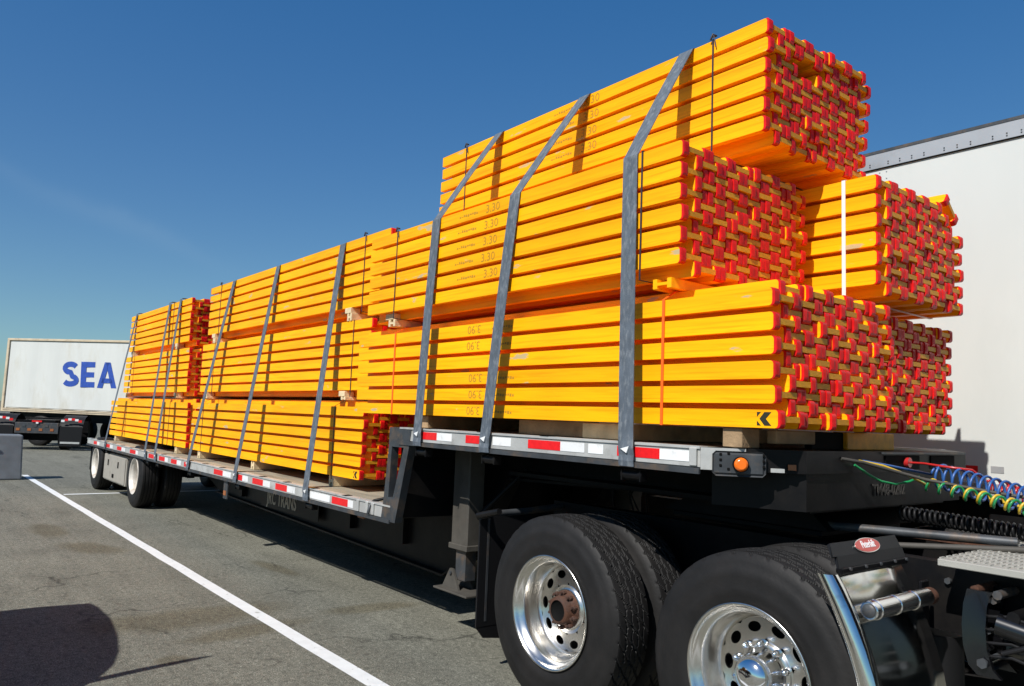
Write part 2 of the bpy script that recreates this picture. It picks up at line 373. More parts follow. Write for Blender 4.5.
# ------------------------------------------------------------------ timber beams
FL, FH, BW = .04, .04, .20      # flange thickness, half height, beam width
def rr_prof(x0, x1, h, r0, r1, n=4):
    """rounded rectangle in (x, z)"""
    pts = []
    for (cx, cz, r_, a0) in ((x1 - r1, h - r1, r1, 0), (x0 + r0, h - r0, r0, 90), (x0 + r0, -h + r0, r0, 180), (x1 - r1, -h + r1, r1, 270)):
        for k in range(n + 1):
            a = R(a0 + 90 * k / n); pts.append((cx + r_ * math.cos(a), cz + r_ * math.sin(a)))
    return pts
beam_cache = {}
def beam_mesh(L, plugs, web_out=0):
    key = (L, plugs)
    if key in beam_cache: return beam_cache[key]
    b = MB()
    for fy in (0, BW - FL):
        if plugs:
            b.prism(rr_prof(-L, -.012, FH, .004, .017), 1, fy, fy + FL, yellow_s)
        else:
            b.prism(rr_prof(-L + .02, -.022, FH, .004, .012, 2), 1, fy, fy + FL, yellow_s)
            b.prism(rr_prof(-.05, 0, FH * .97, .004, .016, 2), 1, fy + .002, fy + FL - .002, red)
            b.prism(rr_prof(-L, -L + .05, FH * .97, .016, .004, 2), 1, fy + .002, fy + FL - .002, red)
    b.box((-L + .01, FL - .002, -.0135), (-.006, BW - FL + .002, .0135), yellow)
    b.box((-.006, FL + .001, -.0132), (-.003, BW - FL - .001, .0132), webwood)
    me = b.mesh('timber_beam'); beam_cache[key] = me; return me
pm = MB(); pm.prism(rr_prof(-.040, 0, FH - .0004, .004, .017, 5), 1, .0012, FL - .0012, red)
# moulded ribs on the plug face
for yy in (.010, .019, .028): pm.box((-.002, yy - .002, -.022), (.0015, yy + .002, .022), red)
plug_me = pm.mesh('end_plug')

def band_loop(y0, y1, z0, z1, x, wd, mt, th=.003, knot=False):
    b = MB(); e = .004
    P = [(x, y0 - e, z0 - e), (x, y0 - e, z1 + e), (x, y1 + e, z1 + e), (x, y1 + e, z0 - e), (x, y0 - e, z0 - e)]
    for (a, c) in zip(P[:-1], P[1:]):
        lo = [min(a[i], c[i]) - (wd / 2 if i == 0 else th / 2) for i in range(3)]; hi = [max(a[i], c[i]) + (wd / 2 if i == 0 else th / 2) for i in range(3)]
        b.box(lo, hi, mt)
    if knot:
        b.tube([(x - .012, y0 - .012, z1 + .0), (x + .008, y0 - .016, z1 + .03), (x + .02, y0 + .0, z1 + .02), (x - .01, y0 + .01, z1 + .03)], .006, mt, 6)
        b.tube([(x + .01, y0 - .010, z1 + .02), (x + .025, y0 - .010, z1 - .05)], .0035, mt, 5)
    return b

num_N = text_mesh("3.90", .078, ink, name='stamped_number', sx=1.15, extrude=.0004)
num_M = text_mesh("3.30", .078, ink, name='stamped_number', sx=1.15, extrude=.0004)
def smudge(seed):
    q = random.Random(seed); b = MB(); x = 0
    for k in range(9):
        wd = q.uniform(.012, .022); h_ = q.uniform(.006, .013)
        b.box((x, -.0003, -h_), (x + wd, .0003, h_ * q.uniform(-.5, .9)), ink)
        if q.random() < .5: b.box((x + wd * .3, -.0003, h_ * .95), (x + wd * .8, .0003, h_ * 1.1), ink)
        x += wd + .007
    return b.mesh('ink_stamp')
smudge_me = smudge(3)
kb = MB()
for poly in ([(.052, .036), (.100, .036), (.062, .0), (.100, -.036), (.052, -.036), (.018, .0)],
             [(.0, .036), (.028, .036), (.0, .010)], [(.0, -.036), (.028, -.036), (.0, -.010)]):
    kb.prism(poly, 1, -.0006, .0002, blackink)
kmark_me = kb.mesh('maker_mark')

def bundle(label, x0, y0, z0, L, typ, plugs=True, rows=6, cols=5, skip=(), lean=0, jit=.010, seed=1, bands=(), texts=None, kmark=False, group='strapped bundles of yellow beams on the trailer', yj=.0015):
    """x0 front end, y0 near face, z0 underside of the lowest A row (absolute). typ 'AB': B row below each A row; 'BA': B row above"""
    q = random.Random(seed)
    root = empty('beam_bundle', (x0, y0, z0)); tag(root, label, 'beam bundle', group)
    me = beam_mesh(L, plugs); first = None
    for k in range(rows):
        for t in 'AB':
            for j in range(cols):
                if (t, rows - 1 - k, j) in skip: continue
                zc = FH + .108 * k + (0 if t == 'A' else (.054 if typ == 'BA' else -.054))
                yy = j * BW + (.1 if t == 'B' else 0) + q.uniform(-yj, yj)
                xj = max(-1.5 * jit, min(1.5 * jit, q.gauss(0, jit * .55))) if q.random() > .10 else q.uniform(-1, 1) * jit * 2.4
                xx = xj + lean * (zc - .3) / .3
                o = bpy.data.objects.new('timber_beam', me); C.objects.link(o); o.parent = root; o.location = (xx, yy, zc + q.uniform(-.0008, .0008))
                if plugs:
                    for fy in (0, BW - FL):
                        p = bpy.data.objects.new('end_plug', plug_me); C.objects.link(p); p.parent = o; p.location = (q.uniform(-.003, .003), fy, 0)
                if t == 'A' and j == 0 and texts:
                    tx, flip, tm, only = texts
                    if only is None or k in only:
                        n = bpy.data.objects.new('stamped_number', tm); C.objects.link(n); n.parent = o
                        xo = tx + q.uniform(-.03, .03) - xx
                        n.location = (xo, -.0008, -.027); n.rotation_euler = (R(90), 0, 0)
                        if flip: n.rotation_euler = (R(90), R(180), 0); n.location = (xo + .2, -.0008, .027)
                        for dx in ((.32,) if flip else (-.30,)):
                            s_ = bpy.data.objects.new('ink_stamp', smudge_me); C.objects.link(s_); s_.parent = o; s_.location = (xo + dx, -.0008, 0)
                if t == 'A' and j == 0 and k == 0 and kmark:
                    n = bpy.data.objects.new('maker_mark', kmark_me); C.objects.link(n); n.parent = o; n.location = (-.115, -.0006, 0); n.scale = (.72, 1, .82)
    H = .62; zt = H + (.054 if typ == 'BA' else 0); zb = -.054 if typ == 'AB' else 0
    for (bx, wd, mt, knot) in bands:
        nb = {wire: 'binding_wire', oband: 'binding_band', wband: 'binding_band'}[mt]
        band_loop(0, 1.1, zb, H if typ == 'AB' else H, bx, wd, mt, knot=knot).build(nb, root) if typ == 'AB' else \
            band_path(bx, wd, mt, knot).build(nb, root)
    return root
def band_path(x, wd, mt, knot):
    """band of a bundle whose top row is set in from the near face"""
    b = MB()
    P = [(x, -.004, -.004), (x, -.004, .624), (x, .096, .680), (x, 1.10, .680), (x, 1.104, .10), (x, 1.0, -.004), (x, -.004, -.004)]
    b.ribbon([Vector(p) for p in P], (1, 0, 0), wd, .003, mt)
    return b

wb = lambda *xs_: [(x, .010, wire, False) for x in xs_]
N = bundle("lowest front beam bundle, near side, with orange bands and a black mark at its corner", 0, 0, 1.56, 3.9, 'BA', lean=-.022, jit=.013, seed=11,
           bands=[(-.63, .016, oband, False), (-3.30, .016, oband, False)], texts=(-2.36, True, num_N, (0, 1, 2, 4, 5)), kmark=True)
Lb = bundle("lower front beam bundle on the far side, behind the one with the orange bands", -.198, 1.206, 1.56, 3.9, 'BA', jit=.010, seed=12)
Mb = bundle("middle front beam bundle, near side, directly under the topmost bundle", -.477, -.052, 2.347, 3.2, 'AB', jit=.008, lean=.002, seed=13,
            bands=[(-.27, .010, wire, False), (-2.78, .010, wire, True)], texts=(-1.66, False, num_M, (1, 2, 3, 4, 5)))
F = bundle("far side middle bundle with a white band and a tilted loose top beam", -.113, 1.174, 2.373, 3.3, 'AB', jit=.009, seed=14, skip=[('A', 0, 4), ('B', 0, 4)],
           bands=[(-.20, .022, wband, False)])
T = bundle("topmost beam bundle, set back from the near edge, tied with black wire", -.382, .505, 3.144, 3.17, 'AB', jit=.009, lean=.020, seed=15,
           skip=[('A', 1, 1), ('A', 1, 2), ('B', 1, 1)], bands=[(-.35, .010, wire, True), (-2.80, .010, wire, True)], texts=(-1.44, False, num_M, (2, 3, 4, 5)))
# the loose beam slid off the far top corner
me = beam_mesh(3.3, True)
o = bpy.data.objects.new('timber_beam', me); C.objects.link(o); o.parent = F; o.location = (.0, .885, .672); o.rotation_euler = (R(-40), 0, 0)
for fy in (0, BW - FL):
    p = bpy.data.objects.new('end_plug', plug_me); C.objects.link(p); p.parent = o; p.location = (0, fy, 0)
R1 = bundle("lower deck beam bundle with red ends facing the step of the trailer", -4.04, .15, .99, 4.88, 'BA', jit=.016, seed=21, bands=wb(-.55, -4.4), kmark=True, yj=.001)
R2 = bundle("rearmost beam bundle lying on the lower deck above the trailer wheels", -9.12, .15, .99, 4.85, 'BA', plugs=False, jit=.012, seed=22, bands=wb(-.9, -3.6))
T2 = bundle("middle beam bundle over the lower deck, next behind the front stack", -3.96, .15, 1.755, 4.72, 'AB', plugs=False, jit=.010, seed=23, bands=wb(-.35, -4.2))
T3 = bundle("top beam bundle over the lower deck, ending beside the front stack", -3.72, .15, 2.502, 4.80, 'AB', plugs=False, jit=.006, seed=24, bands=[(-.46, .010, wire, True), (-4.35, .010, wire, True)])
Q2 = bundle("middle beam bundle of the shorter rearmost stack", -9.25, .15, 1.755, 3.85, 'AB', plugs=False, jit=.015, seed=25, bands=wb(-.6, -3.2))
Q3 = bundle("top beam bundle of the shorter rearmost stack", -9.32, .15, 2.472, 3.62, 'AB', plugs=False, jit=.015, seed=26, bands=wb(-.9, -3.2))
fars = 'bundles on the far side of the lower deck'
for (x0, z0, L_, ty, sd_, lb) in ((-4.10, .99, 4.88, 'BA', 31, "far side beam bundle on the lower deck by the step, behind the near one"),
                              (-9.15, .99, 4.85, 'BA', 32, "far side rear beam bundle on the lower deck, behind the near one"),
                              (-4.00, 1.755, 4.72, 'AB', 33, "far side middle beam bundle over the lower deck, behind the near one"),
                              (-9.20, 1.755, 3.85, 'AB', 35, "far side middle beam bundle of the rearmost stack"),
                              (-3.75, 2.472, 4.80, 'AB', 34, "far side top beam bundle over the lower deck, behind the near one"),
                              (-9.15, 2.472, 3.62, 'AB', 36, "far side top beam bundle of the rearmost stack")):
    bundle(lb, x0, 1.29, z0, L_, ty, plugs=False, jit=.015, seed=sd_)

# ------------------------------------------------------------------ bearers between the tiers
def bearer(x, y0, y1, z0, h, label, grp, slab=0, wd=.10, rawwood=rawwood):
    root = empty('timber_bearer', (x, y0, z0)); tag(root, label, 'bearer', grp)
    b = MB(); t = .028; L_ = y1 - y0
    b.box((-wd / 2, 0, 0), (-wd / 2 + t, L_, h), rawwood, .002); b.box((wd / 2 - t, 0, 0), (wd / 2, L_, h), rawwood, .002)
    b.box((-wd / 2 + t - .001, .002, h * .36), (wd / 2 - t + .001, L_ - .002, h * .64), rawwood)
    b.build('bearer_beam', root)
    if slab:
        b = MB(); b.box((-.05 - wd / 2, .0, h + .001), (wd / 2 - .02, .095, h + slab), rawwood, .003); b.build('packing_block', root)
    return root
gb = 'short timber bearers between the bundle tiers'
for (x, lb) in ((-3.36, "pale timber bearer with an H end, under the rear end of the middle front bundle"),):
    bearer(x, -.01, 1.05, 2.237, .055, lb, gb, .050)
bearer(-.63, -.02, .90, 2.237, .052, "short yellow bearer poking out under the front end of the middle front bundle", gb, 0, .12, yellow)
for (x, lb) in ((-3.05, "timber bearer under the rear end of the topmost bundle"), (-.95, "timber bearer under the front end of the topmost bundle")):
    bearer(x, .55, 1.6, 2.970, .115, lb, gb)
for (x, lb) in ((-.7, "timber bearer under the front end of the white-banded bundle"), (-3.0, "timber bearer under the rear end of the white-banded bundle")):
    bearer(x, 1.22, 2.2, 2.237, .078, lb, gb)
for (x, z, h, s_, lb) in ((-4.43, 1.667, .030, .050, "pale bearer between lower and middle bundles just behind the step"), (-8.35, 1.667, .030, .050, "pale bearer at the rear end of the middle bundle over the lower deck"),
                      (-4.40, 2.377, .070, .052, "pale bearer under the front end of the red-tipped top bundle"), (-8.20, 2.377, .070, .052, "pale bearer under the rear end of the red-tipped top bundle"),
                      (-9.75, 1.667, .030, .050, "bearer at the front of the rearmost stack above the bottom bundle"), (-12.8, 1.667, .030, .050, "bearer at the tail of the rearmost stack above the bottom bundle"),
                      (-9.9, 2.377, .038, .050, "bearer under the front of the rearmost top bundle"), (-12.6, 2.377, .038, .050, "bearer under the tail of the rearmost top bundle")):
    bearer(x, .14, 2.3, z, h, lb, gb, s_, .085)
for (x, lb) in ((-4.62, "timber bearer on the deck planks nearest the step"), (-8.55, "timber bearer on the deck planks at the gap between lower bundles"), (-9.62, "timber bearer on the deck planks near the front trailer wheel"), (-13.5, "timber bearer on the deck planks at the trailer tail"), (-6.6, "timber bearer on the deck planks midway under the lower bundle")):
    bearer(x, .165, 2.38, .890, .096, lb, 'timber bearers on the lower deck', 0, .09)
# solid blocks under the front bundles
def dunnage(a, b_, mt, lb, name='timber_block'):
    q = MB(); q.box(a, b_, mt, .004); o = q.build(name); tag(o, lb, 'timber block', 'dunnage blocks on the upper deck'); return o
dunnage((-.285, .02, 1.466), (-.18, .16, 1.556), oldwood, "rough brown timber block under the front near corner of the lowest front bundle")
dunnage((-3.0, .05, 1.466), (-2.86, 1.05, 1.556), oldwood, "dark timber cross block under the rear part of the front bundle")
dunnage((-1.9, .12, 1.466), (-1.3, .24, 1.556), oldwood, "long dark timber laid along the upper deck")
dunnage((-.15, .17, 1.490), (-.10, .50, 1.552), oldwood, "pale flat block end behind the orange marker lamp")
dunnage((-.16, .50, 1.466), (-.12, .80, 1.552), dark, "near-black strip filling the gap between two blocks under the front bundles")  # near-black box closing the gap between the neighbouring blocks
dunnage((-.18, .80, 1.466), (-.10, 1.30, 1.555), webwood, "yellowish timber block under the far front bundle")
dunnage((-1.30, .10, 1.466), (-.95, 1.9, 1.552), rawwood, "wide pale timber under the middle of the front bundle")

# ------------------------------------------------------------------ trailer
TR = empty('step_deck_trailer', (-6, 1.2, 0)); tag(TR, "black step-deck semi trailer carrying the stacks of yellow beams", 'semi trailer')
TRO = Vector((6, -1.2, 0))
def tp(mb, name): return mb.build(name, TR, TRO)
Y0, Y1 = -.08, 2.51
b = MB()
ny = 17
for i in range(ny):                                    # planks with hairline gaps
    a = Y0 + .06 + (Y1 - Y0 - .12) * i / ny; c = Y0 + .06 + (Y1 - Y0 - .12) * (i + 1) / ny - .006
    b.box((-14.55, a, .845), (-3.12, c, .886 + rnd.uniform(-.001, .001)), plankm)
tp(b, 'lower_deck')
b = MB()
for i in range(ny):
    a = Y0 + .06 + (Y1 - Y0 - .12) * i / ny; c = Y0 + .06 + (Y1 - Y0 - .12) * (i + 1) / ny - .006
    b.box((-3.06, a, 1.42), (-.33, c, 1.462 + rnd.uniform(-.001, .001)), plankm)
tp(b, 'upper_deck')
def rail(x0, x1, y, z0, z1, sgn):
    b = MB()
    b.box((x0, min(y, y + sgn * .06), z0), (x1, max(y, y + sgn * .06), z1), alu, .004)
    b.box((x0, min(y - sgn * .008, y), z1 - .012), (x1, max(y - sgn * .008, y), z1), alu)            # top lip
    b.box((x0, min(y - sgn * .012, y), z0 - .028), (x1, max(y - sgn * .001, y), z0 - .001), greyst)   # dark lower lip
    x = x0 + .35
    while x < x1 - .2:                                  # tie-down slots in the top edge
        b.box((x, min(y - sgn * .010, y + sgn * .05), z1 + .0005), (x + .075, max(y - sgn * .010, y + sgn * .05), z1 + .003), dark)
        x += .61
    return b
tp(rail(-14.6, -3.10, Y0, .790, .890, 1), 'side_rail'); tp(rail(-3.02, -.33, Y0, 1.368, 1.466, 1), 'side_rail')
tp(rail(-14.6, -3.10, Y1, .790, .890, -1), 'side_rail'); tp(rail(-3.02, -.33, Y1, 1.368, 1.466, -1), 'side_rail')
for (c, x0, x1) in [('r', -2.75, -2.53), ('w', -2.53, -2.35), ('r', -2.19, -2.02), ('w', -1.9, -1.72), ('r', -1.56, -1.28), ('w', -1.28, -1.09), ('w', -1.06, -0.95), ('r', -0.85, -0.57), ('w', -0.57, -0.39)]:
    b = MB(); b.box((x0, Y0 - .0025, 1.392), (x1, Y0 - .0005, 1.442), redtape if c == 'r' else whitetape); tp(b, 'reflective_strip')
for (c, x0, x1) in [('r', -12.94, -12.62), ('w', -12.62, -12.4), ('r', -12.08, -11.75), ('w', -11.75, -11.5), ('r', -11.18, -10.81), ('w', -10.81, -10.67), ('r', -10.04, -9.75), ('w', -9.75, -9.59), ('r', -9.48, -9.18), ('w', -9.18, -9.03), ('r', -8.88, -8.61), ('w', -8.61, -8.43), ('r', -8.29, -8.08), ('r', -7.12, -6.81), ('w', -6.81, -6.55), ('r', -6.45, -6.19), ('w', -6.19, -6.03), ('r', -5.9, -5.61), ('w', -5.61, -5.43), ('r', -5.29, -5.01), ('w', -5.01, -4.83), ('w', -4.59, -4.11), ('r', -4.07, -3.78), ('w', -3.78, -3.69), ('r', -14.0, -13.7), ('w', -13.7, -13.5)]:
    b = MB(); b.box((x0, Y0 - .0025, .806), (x1, Y0 - .0005, .862), redtape if c == 'r' else whitetape); tp(b, 'reflective_strip')
# stake pockets and little raised plates on the rails
for x in (-.365,):
    b = MB(); b.box((x - .02, Y0 - .016, 1.375), (x + .02, Y0 - .003, 1.458), alu, .003); tp(b, 'rail_end_plate')
for x in (-3.60, -3.45, -3.36):
    b = MB(); b.box((x - .018, Y0 - .014, .795), (x + .018, Y0 - .001, .885), alu, .003); tp(b, 'rail_end_plate')
# step: gusset plate with a triangular opening
for yy in (Y0 - .004, Y1 - .056):
    b = MB()
    out = [(-3.17, 1.462), (-2.86, 1.462), (-2.88, 1.335), (-3.03, .775), (-3.235, .775), (-3.17, 1.10)]
    # built from four slabs round the opening
    for poly in ([(-3.17, 1.462), (-2.86, 1.462), (-2.885, 1.32), (-3.17, 1.32)], [(-3.17, 1.32), (-3.125, 1.32), (-3.14, .95), (-3.205, .95)],
                 [(-2.955, 1.32), (-2.885, 1.32), (-2.99, .92), (-3.075, .95)], [(-3.205, .95), (-3.075, .95), (-2.99, .92), (-3.03, .775), (-3.235, .775)]):
        b.prism(poly, 1, yy, yy + .06, greyst)
    tp(b, 'step_gusset')
b = MB(); b.box((-3.10, Y0 + .06, .80), (-3.06, Y1 - .06, 1.42), blackp, .005); tp(b, 'step_wall')
# main frame: two longitudinal I beams, swooping up to the gooseneck
for (yb, nm) in ((.62, 0), (1.68, 1)):
    b = MB()
    web = [(-14.5, .80), (-3.3, .80), (-2.9, 1.30), (-.30, 1.32), (-.30, 1.20), (-2.55, 1.13), (-3.0, .50), (-3.35, .30), (-9.0, .42), (-9.8, .62), (-14.5, .62)]
    b.prism(web, 1, yb, yb + .02, blackp)
    fl = [(-9.0, .42), (-3.35, .30), (-3.0, .50), (-2.55, 1.13), (-.30, 1.20)]
    for (p, q) in zip(fl[:-1], fl[1:]):
        b.prism([p, q, (q[0], q[1] - .018), (p[0], p[1] - .018)], 1, yb - .06, yb + .08, blackp)
    b.box((-14.5, yb - .06, .60), (-9.8, yb + .08, .62), blackp)
    for x in range(-13, -3):
        b.box((x, yb - .055, .44 if x > -9 else .62), (x + .015, yb - .001, .80), blackp)
    o = tp(b, 'frame_beam')
    if nm == 0:
        t_ = link('painted_lettering', text_mesh("JRC TRANS", .21, faint, name='painted_lettering', bold=.004, sx=.82), o, (-7.12, yb - .058, .46), (R(90), 0, 0))
        pb = MB(); pb.box((-7.3, yb - .056, .41), (-5.7, yb - .051, .66), blackp); pb.build('sign_plate', o)
for x in [-14.2 + .6 * i for i in range(18)]:
    b = MB(); b.box((x, Y0 + .07, .74), (x + .06, Y1 - .07, .84), blackp); tp(b, 'crossmember')
for x in [-2.7 + .5 * i for i in range(5)]:
    b = MB(); b.box((x, Y0 + .07, 1.33), (x + .06, Y1 - .07, 1.415), blackp); tp(b, 'crossmember')
# kingpin plate / gooseneck underside and nose with cut corners
b = MB()
nose = [(-.33, Y0 + .002), (0, .25), (0, 1.97), (-.33, Y1 - .002)]
def ring(pts, z0, z1, mt):
    n = len(pts); b.add([(x, y, z) for z in (z0, z1) for (x, y) in pts], [list(range(n)), [n + i for i in range(n)]] + [[i, (i + 1) % n, n + (i + 1) % n, n + i] for i in range(n)], mt)
ring(nose, 1.36, 1.464, blackp)
ring([(-.40, .10), (-.012, .27), (-.012, 1.90), (-.40, 2.30)], 1.19, 1.36, blackp)
b.box((-2.4, .45, 1.165), (-.10, 1.9, 1.19), blackp)
tp(b, 'nose_frame')
b = MB(); b.box((.0005, .98, 1.372), (.006, 1.36, 1.445), dark); b.box((.0005, 1.50, 1.372), (.006, 1.80, 1.445), dark); b.box((-.01, .95, 1.452), (.018, 1.93, 1.462), greyst); tp(b, 'nose_pocket')
link('painted_number', text_mesh("TM48-0202", .082, faint2, name='painted_number', bold=.002, sx=.9), TR, Vector((-.007, .87, 1.245)) + TRO, (R(90), 0, R(90)))
# aluminium corner and worn steel corner guard with the orange marker lamp
nv = Vector((.33, .33, 0)).normalized(); no_ = Vector((nv.y, -nv.x, 0))
def corner_box(s0, s1, o0, o1, z0, z1, mt, bev=0):
    """box on the cut corner, s along the corner, o outward"""
    M = Matrix.Translation((-.33, Y0, 0)) @ Matrix(((nv.x, no_.x, 0, 0), (nv.y, no_.y, 0, 0), (0, 0, 1, 0), (0, 0, 0, 1)))
    return MB().box((s0, o0, z0), (s1, o1, z1), mt, bev, M)
tp(corner_box(-.0, .20, .0015, .012, 1.362, 1.462, alu), 'corner_trim')
cp = corner_box(.05, .285, .013, .03, 1.338, 1.450, greyst, .015)
gp = tp(cp, 'corner_guard')
for (s_, z_) in ((.085, 1.385), (.085, 1.41), (.085, 1.435), (.275, 1.385), (.275, 1.41), (.275, 1.435), (.12, 1.44), (.12, 1.37)):
    q = corner_box(s_ - .006, s_ + .006, .0305, .034, z_ - .006, z_ + .006, dark, .002); q.build('bolt', gp)
M45 = Matrix.Translation((-.33, Y0, 0)) @ Matrix(((nv.x, no_.x, 0, 0), (nv.y, no_.y, 0, 0), (0, 0, 1, 0), (0, 0, 0, 1)))
b = MB(); c0 = M45 @ Vector((.172, .031, 1.393)); c1 = M45 @ Vector((.172, .052, 1.393))
b.tube([c0, c1], .035, dark, 20); tp(b, 'lamp_housing')
b = MB(); b.tube([c1, M45 @ Vector((.172, .060, 1.393)), M45 @ Vector((.172, .064, 1.393))], .03, orange, 24, radii=[.031, .029, .020]); tp(b, 'marker_lamp')
b = corner_box(.31, .37, .002, .010, 1.362, 1.380, alu); tp(b, 'corner_trim'); b = corner_box(.385, .42, .004, .012, 1.375, 1.40, amberd); tp(b, 'marker_lamp')
# landing gear
for (yy, sg) in ((.30, 1), (2.0, -1)):
    b = MB(); b.box((-2.86, yy, .62), (-2.66, yy + .14, 1.32), legm, .008); b.box((-2.875, yy - .012, .60), (-2.645, yy + .152, .64), legm, .004)
    leg = tp(b, 'landing_leg')
    b = MB(); b.box((-2.82, yy + .02, .38), (-2.70, yy + .12, .60), greyst, .006); b.build('leg_tube', leg)
    b = MB(); b.box((-2.98, yy - .06, .300), (-2.56, yy + .20, .314), legm, .003)
    b.prism([(-2.95, .314), (-2.74, .314), (-2.82, .455), (-2.86, .455)], 1, yy + .0, yy + .016, legm)
    b.prism([(-2.95, .314), (-2.74, .314), (-2.82, .455), (-2.86, .455)], 1, yy + .124, yy + .14, legm)
    b.tube([(-2.84, yy - .012, .425), (-2.84, yy + .16, .425)], .013, greyst, 10)
    b.build('leg_foot', leg)
b = MB(); b.tube([(-2.76, .42, .74), (-2.76, 2.05, .74)], .02, greyst); b.tube([(-2.9, .40, .66), (-3.2, .60, 1.05)], .02, blackp); b.tube([(-2.7, .37, .8), (-2.4, .62, 1.2)], .018, blackp); tp(b, 'leg_brace')
# winch tracks (strap winches) below the rail: built with the straps; toolbox between the axles
b = MB(); b.box((-13.22, -.02, .24), (-11.62, .48, .70), tank, .012); tb = tp(b, 'toolbox')
b = MB(); b.box((-13.20, -.034, .262), (-11.64, -.021, .682), tank, .008); dr = b.build('toolbox_door', tb)
for x in (-12.85, -12.1):
    b = MB(); b.box((x - .02, -.046, .50), (x + .02, -.035, .60), dark, .003); b.build('door_latch', tb)
b = MB(); b.box((-12.5, -.042, .32), (-12.38, -.035, .38), dark); b.build('number_plate', tb)
b = MB(); b.box((-6.82, -.06, .56), (-6.70, -.04, .76), greyst, .004); b.box((-6.80, -.066, .60), (-6.72, -.061, .65), amberd); tp(b, 'side_lamp_bracket')
b = MB(); b.box((-3.62, -.075, .745), (-3.52, -.06, .762), amberd, .003); tp(b, 'side_lamp')
# hanging hardware
b = MB(); b.tube([(-3.42, Y0 + .03, .89), (-3.38, Y0 - .02, .86), (-3.40, Y0 - .022, .80)], .012, greyst, 8)
b.tube([(-3.40, Y0 + .02, .895), (-3.2, .20, .97), (-3.12, .35, 1.02)], .012, blackp, 8); tp(b, 'securing_hook')

# ------------------------------------------------------------------ wheels
def tyre_mesh(name, drive=True, N_=420):
    b = MB(); W_ = .275; vs = []; 
    side = [(.290, .030), (.296, .018), (.315, .012), (.33, .006), (.36, .001), (.365, .0025), (.41, -.001), (.44, .001), (.445, .004), (.47, .008), (.492, .016), (.506, .026)]
    ty = [.030, .034] + [.036 + (W_ - .072) * i / 34 for i in range(35)] + [W_ - .034, W_ - .030]
    rows = []
    for (r_, y) in side: rows.append([(r_, y)] * N_)
    ytr = ty
    for y in ytr:
        u = (y - .036) / (W_ - .072); crown = .518 - .006 * (2 * u - 1) ** 2 if 0 <= u <= 1 else (.511)
        row = []
        for k in range(N_):
            th = k / N_; r_ = crown
            if drive:
                npitch = 38
                col = min(4, int(u * 5)); 
                z = .020 * math.sin(2 * math.pi * th * npitch)
                gv = any(abs(u - c - z) < .016 for c in (.2, .4, .6, .8))
                ph = (th * npitch + (.5 if col % 2 else 0) + .6 * (u * 5 - col - .5)) % 1
                if gv and 0 < u < 1: r_ -= .012
                elif ph < .11 and 0 <= u <= 1: r_ -= .012
                elif (y < .036 or y > W_ - .036) and ph < .2: r_ -= .007
            else:
                if any(abs(u - c) < .028 for c in (.17, .39, .61, .83)): r_ -= .012
            row.append((r_, y))
        rows.append(row)
    for (r_, y) in reversed(side): rows.append([(r_, W_ - y)] * N_)
    for row in rows:
        for k, (r_, y) in enumerate(row):
            a = 2 * math.pi * k / N_; vs.append((r_ * math.cos(a), y, r_ * math.sin(a)))
    fs = []
    for i in range(len(rows) - 1):
        for k in range(N_): fs.append([i * N_ + k, i * N_ + (k + 1) % N_, (i + 1) * N_ + (k + 1) % N_, (i + 1) * N_ + k])
    b.add(vs, fs, rubber, False)
    ns, nr = len(side), len(rows)
    for fi in range(len(fs)):
        i = fi // N_
        b.sm[fi] = i < ns - 1 or i >= nr - ns
    return b.mesh(name)
def rim_mesh(mt, name, deep=True, outer=True):
    b = MB(); n = 80; D = .165 if deep else .05
    b.lathe([(.296, .030), (.300, .012), (.304, .004), (.300, -.001), (.292, .003), (.286, .016), (.276, .030), (.262, .040), (.256, .055), (.252, D * .6), (.248, D - .03), (.240, D - .012), (.226, D)], mt, n)
    b.lathe([(.24, D + .03), (.25, .20), (.285, .24), (.300, .262), (.296, .245)], mt, n)
    # disc with ten hand holes
    nh = 10; ri, ro, rc, er, et = .130, .226, .188, .022, .033; K = 24
    za = lambda r_: D - .012
    vs = []; fs = []
    for h in range(nh):
        a0 = 2 * math.pi * h / nh; half = math.pi / nh; o = len(vs)
        for k in range(K):
            t = 2 * math.pi * (k + .5) / K; ct, s_ = math.cos(t), math.sin(t)
            hr_, ha = rc + er * ct, a0 + et * s_ / rc
            m_ = max(abs(ct), abs(s_)); oc, os_ = ct / m_, s_ / m_
            orr = rc + (ro - rc) * oc if oc > 0 else rc + (rc - ri) * oc
            oa = a0 + half * os_
            for (r_, a, dz) in ((orr, oa, 0), (hr_, ha, 0), (hr_ , ha, .012)): vs.append((r_ * math.cos(a), za(r_) + dz, r_ * math.sin(a)))
        for k in range(K):
            k2 = (k + 1) % K
            fs.append([o + 3 * k, o + 3 * k2, o + 3 * k2 + 1, o + 3 * k + 1]); fs.append([o + 3 * k + 1, o + 3 * k2 + 1, o + 3 * k2 + 2, o + 3 * k + 2])
    b.add(vs, fs, mt, False)
    b.lathe([(.232, D + .004), (.226, D - .012)], mt, n)
    b.lathe([(ri, za(ri)), (.122, D - .016), (.118, D - .024), (.10, D - .024)], mt, n)
    b.lathe([(.245, D + .04), (.07, D + .04)], dark, 32)      # dark behind the holes
    return b.mesh(name)
tyre_drive = tyre_mesh('tyre'); tyre_rib = tyre_mesh('tyre', False, 120)
rim_pol = rim_mesh(polished, 'rim'); rim_wh = rim_mesh(whitewheel, 'rim')
nutm = MB(); nutm.lathe([(.012, .0), (.0155, -.012), (.016, -.03), (.011, -.05), (.0, -.054)], chrome, 12); nut_c = nutm.mesh('lug_nut')
nutr = MB(); nutr.lathe([(.010, .0), (.014, -.002), (.014, -.022), (.008, -.024), (.008, -.04), (.0, -.04)], rust, 6, smooth=False); nut_r = nutr.mesh('lug_nut')
